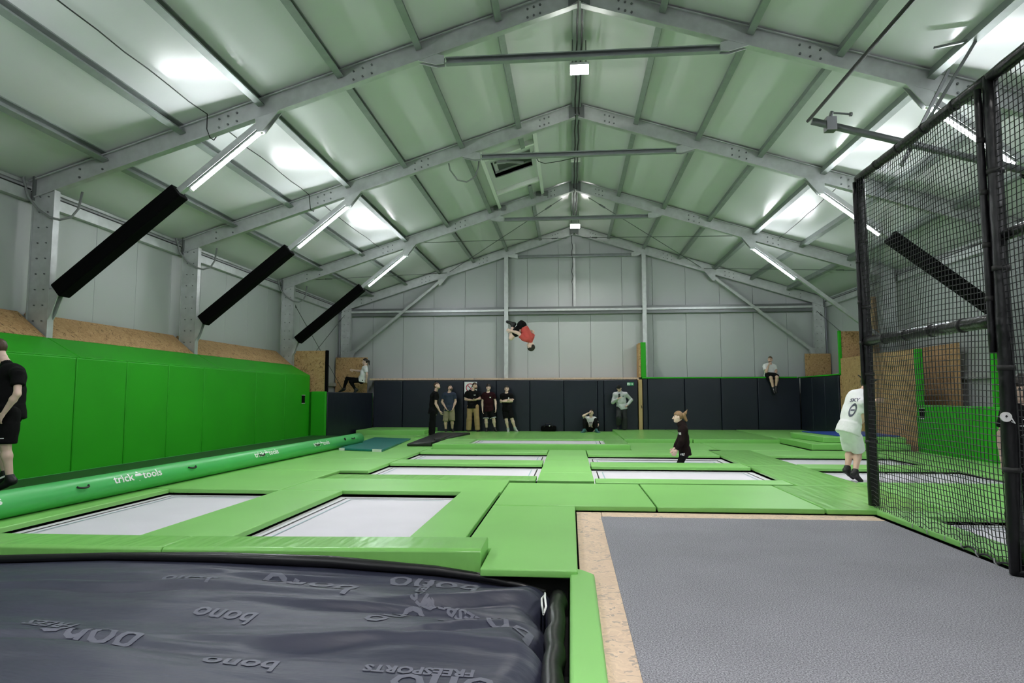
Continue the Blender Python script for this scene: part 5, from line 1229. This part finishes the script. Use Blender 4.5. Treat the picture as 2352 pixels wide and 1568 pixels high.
# onlookers and jumpers
t, J, a, b, d = build_person('left_guy', 'person in a black T-shirt and black shorts at the left edge, on the tumble track', (-.92, .25, -.28), 'shirt', CB, 'shorts', CB, 'sock', SHOE, ('brown', 'short'), skin=SKINP, res=.011, hres=.0065, facing=(-.95, .1, -.05), build=1.06, sleeve=.62, botlen=.92)
decal(t, a, *quadgrid(.07, .03), J['chest'] + A_((-.12, -.06, -.02)), (1, 0, 0), (0, 0, 1), (-.3, -1, 0), M['white'], 'chest_print')
decal(t, b, *quadgrid(.06, .012), J['kl'] + A_((.03, -.1, .10)), (1, 0, 0), (0, 0, 1), (0, -1, 0), M['white'], 'hem_print')
for s in 'lr': 
    mb = MB(); q = J['a' + s]; mb.bar(q + A_((-.10, -.045, .0)), q + A_((-.03, -.05, .03)), .012, .02); o = mb.build('sock_print', 'white'); o.parent = t
t, J, a, b, d = build_person('white_guy', 'person in white T-shirt and white shorts leaping on the right-hand trampoline', (.75, .5, -.2), 'shirt', CW, 'shorts', CW, 'sock', SHOE, ('dark', 'messy'), res=.012, hres=.007, facing=(.72, .62, -.25), build=1.02, sleeve=.7, waistx=1.04, botlen=.98)
GP = mat('shirt_grey_print', (.10, .10, .15), .7)
bn = nrm_(A_((-.45, -.9, .1))); bc = (J['chest'] + J['pel']) / 2 + (J['chest'] - J['pel']) * .18; br = nrm_(A_((.9, -.45, 0))); bu = d['up']
V_, F_ = textmesh('SKY', .085, 0, .003); decal(t, a, [(v[0] - .09, v[1] + .12) for v in V_], F_, bc, br, bu, bn, GP, 'back_print')
decal(t, a, *ringgrid(.055, .12, .35), bc - bu * .03, br, bu, bn, GP, 'back_print'); decal(t, a, *quadgrid(.06, .03), bc - bu * .03, br, bu, bn, GP, 'back_print')
t, J, a, b, d = build_person('girl', 'person in a black hoodie with a light brown ponytail, standing in the trampoline bed', (-.98, .1, -.05), 'hoodie', CHD, 'leggings', CB, 'shoe', SHOE, ('fair', 'ponyup'), skin=SKINP, res=.011, hres=.0065, facing=(-1, .05, 0), build=.86, sleeve=2, hood=True, hs=.95)
for k in range(3): decal(t, b, *quadgrid(.018, .035 + .012 * k, 2, 3, .01), J['hl'] + (J['kl'] - J['hl']) * .15 + A_((-.07 + .028 * k, -.06, .0)), (1, 0, 0), (0, 0, 1), (0, -1, 0), M['white'], 'stripe_mark')
decal(t, a, *quadgrid(.03, .05), J['chest'] + A_((-.09, -.1, -.05)), (1, 0, 0), (0, 0, 1), (0, -1, 0), M['white'], 'chest_print')
t, J, a, b, d = build_person('flipper', 'person in a red T-shirt and black shorts somersaulting in mid-air', (-.75, .1, .1), 'shirt', CR, 'shorts', CB, 'shoe', SHOE, ('dark', 'short'), skin=SKINP, res=.011, hres=.007, facing=(-.88, 0, -.45), build=1.0, sleeve=.6, botlen=.62, hemoff=.06)
t, J, a, b, d = build_person('black_man', 'person all in black with long wide trousers, standing apart and looking up', (.75, -.35, .45), 'shirt', CB, 'trousers', CB, 'shoe', SHOE, ('brown', 'short'), facing=(.8, -.6, 0), sleeve=.62, botlen=1.0, build=1.0, waistx=.95)
t, J, a, b, d = build_person('blue_man', 'person in a blue patterned shirt and stone shorts, hands on hips, looking up', (.55, -.55, .55), 'shirt', CBL, 'shorts', CS, 'shoe', SHOE, ('dark', 'short', 'beard'), facing=(.1, -1, 0), sleeve=.62, botlen=1.05)
t, J, a, b, d = build_person('khaki_man', 'person in a black T-shirt and long khaki trousers in front of the prohibition sign', (.75, -.6, .1), 'shirt', CB, 'trousers', CK, 'shoe', SHOE, ('brown', 'short', 'beard'), facing=(.25, -1, 0), sleeve=.7, build=1.1, botlen=1.0)
decal(t, a, *quadgrid(.06, .025), J['chest'] + A_((.10, -.2, .0)), (1, 0, 0), (0, 0, 1), (0, -1, 0), M['white'], 'chest_print')
t, J, a, b, d = build_person('maroon', 'person in a dark maroon T-shirt and black shorts with a white hem', (0, -1, .15), 'shirt', CM, 'shorts', CB, 'sock', SHOE, ('dark', 'mop'), facing=(0, -1, 0), sleeve=.62, skin=SKINP, botlen=.86)
decal(t, a, *quadgrid(.05, .04), J['chest'] + A_((.08, -.2, -.02)), (1, 0, 0), (0, 0, 1), (0, -1, 0), M['white'], 'chest_print')
for s in 'lr':
    h_, k_ = J['h' + s], J['k' + s]; q = h_ + (k_ - h_) * .80; q2 = h_ + (k_ - h_) * .875
    V_, F_ = mesh_sdf(lambda P_: np.maximum(frus(P_, q, q2, .114, .114, None, .003), -frus(P_, q - (q2 - q), q2 + (q2 - q), .104, .104, None, .003)), q - .16, q + .16, .010)
    sdf_obj('white_hem', [(V_, F_)], [CW], t, None)
t, J, a, b, d = build_person('crossed', 'person in a black polo and black shorts with crossed arms, rightmost of the standing row', (.05, -1, .2), 'shirt', CB, 'shorts', CB, 'shoe', SHOEW, ('dark', 'short'), facing=(.05, -1, 0), sleeve=.62, skin=SKINP, botlen=.9)
decal(t, a, *ringgrid(.025, .025, .5), J['chest'] + A_((.09, -.2, -.03)), (1, 0, 0), (0, 0, 1), (0, -1, 0), M['white'], 'chest_print')
t, J, a, b, d = build_person('seated', 'person in a printed white T-shirt seated on the floor against the navy wall', (-.25, -.85, .45), 'shirt', CW, 'leggings', CB, 'shoe', SHOEG, ('dark', 'short'), facing=(0, -1, 0), sleeve=.65, skin=SKINP, build=.9)
for k in range(4): decal(t, a, *quadgrid(.13 - .02 * k, .018, 8, 2, .03), J['chest'] + A_((.0, -.2, -.06 - .045 * k)), (1, 0, .15), (0, 0, 1), (0, -1, 0), CG, 'chest_print')
t, J, a, b, d = build_person('white_hood', 'person in a pale hoodie and black beanie leaning on the navy wall with a phone', (-.1, -.8, -.6), 'hoodie', CH, 'trousers', CG, 'boot', SHOE, ('dark', 'beanie'), facing=(-.1, -1, 0), sleeve=2, hood=True, build=1.05)
decal(t, a, *quadgrid(.06, .025), J['chest'] + A_((.09, -.2, .0)), (1, 0, 0), (0, 0, 1), (0, -1, 0), GP, 'chest_print')
(px_, py_, pz_), JJ = PPL['white_hood']; q = Vector(JJ['wr']) + Vector((px_, py_, pz_))
ph = MB().box(q.x - .0, q.x + .07, q.y - .07, q.y - .06, q.z + .03, q.z + .17).build('phone', 'cable', None, bevel=.004); tag(ph, 'dark phone held by the person in the pale hoodie', 'phone')
t, J, a, b, d = build_person('bald', 'person in white T-shirt and black shorts sitting on top of the right navy wall', (-.35, -.9, -.05), 'shirt', CW, 'shorts', CB, 'shoe', SHOE, ('stub', 'stubble', 'beard'), facing=(0, -1, 0), sleeve=.7, skin=SKIN, botlen=.9)
t, J, a, b, d = build_person('woman', 'person in white T-shirt and black leggings bracing on the far left wall ledge', (-.98, -.1, -.05), 'shirt', CW, 'leggings', CB, 'shoe', SHOE, ('dark', 'pony'), facing=(-1, 0, -.15), sleeve=.6, skin=SKINP, build=.92, hs=.95)
decal(t, b, *quadgrid(.03, .06), J['hl'] + A_((-.06, -.1, .03)), (1, 0, 0), (0, 0, 1), (0, -1, 0), M['white'], 'hip_mark')
t, J, a, b, d = build_person('edge_kid', 'person in a black printed T-shirt behind the netting at the right edge', (-.5, -.8, -.1), 'shirt', CB, 'trousers', CB, 'shoe', SHOE, ('dark', 'mop'), facing=(-.2, -1, 0), sleeve=.7, skin=SKINP, res=.011, hres=.0065, build=.92)
for k in range(5): decal(t, a, *quadgrid(.05 + .02 * (k % 3), .012, 6, 2, .03), J['chest'] + A_((-.05 + .03 * (k % 2), -.2, .02 - .035 * k)), nrm_((1, 0, .25 - .2 * (k % 3))), (0, 0, 1), (0, -1, 0), M['white'], 'chest_print')
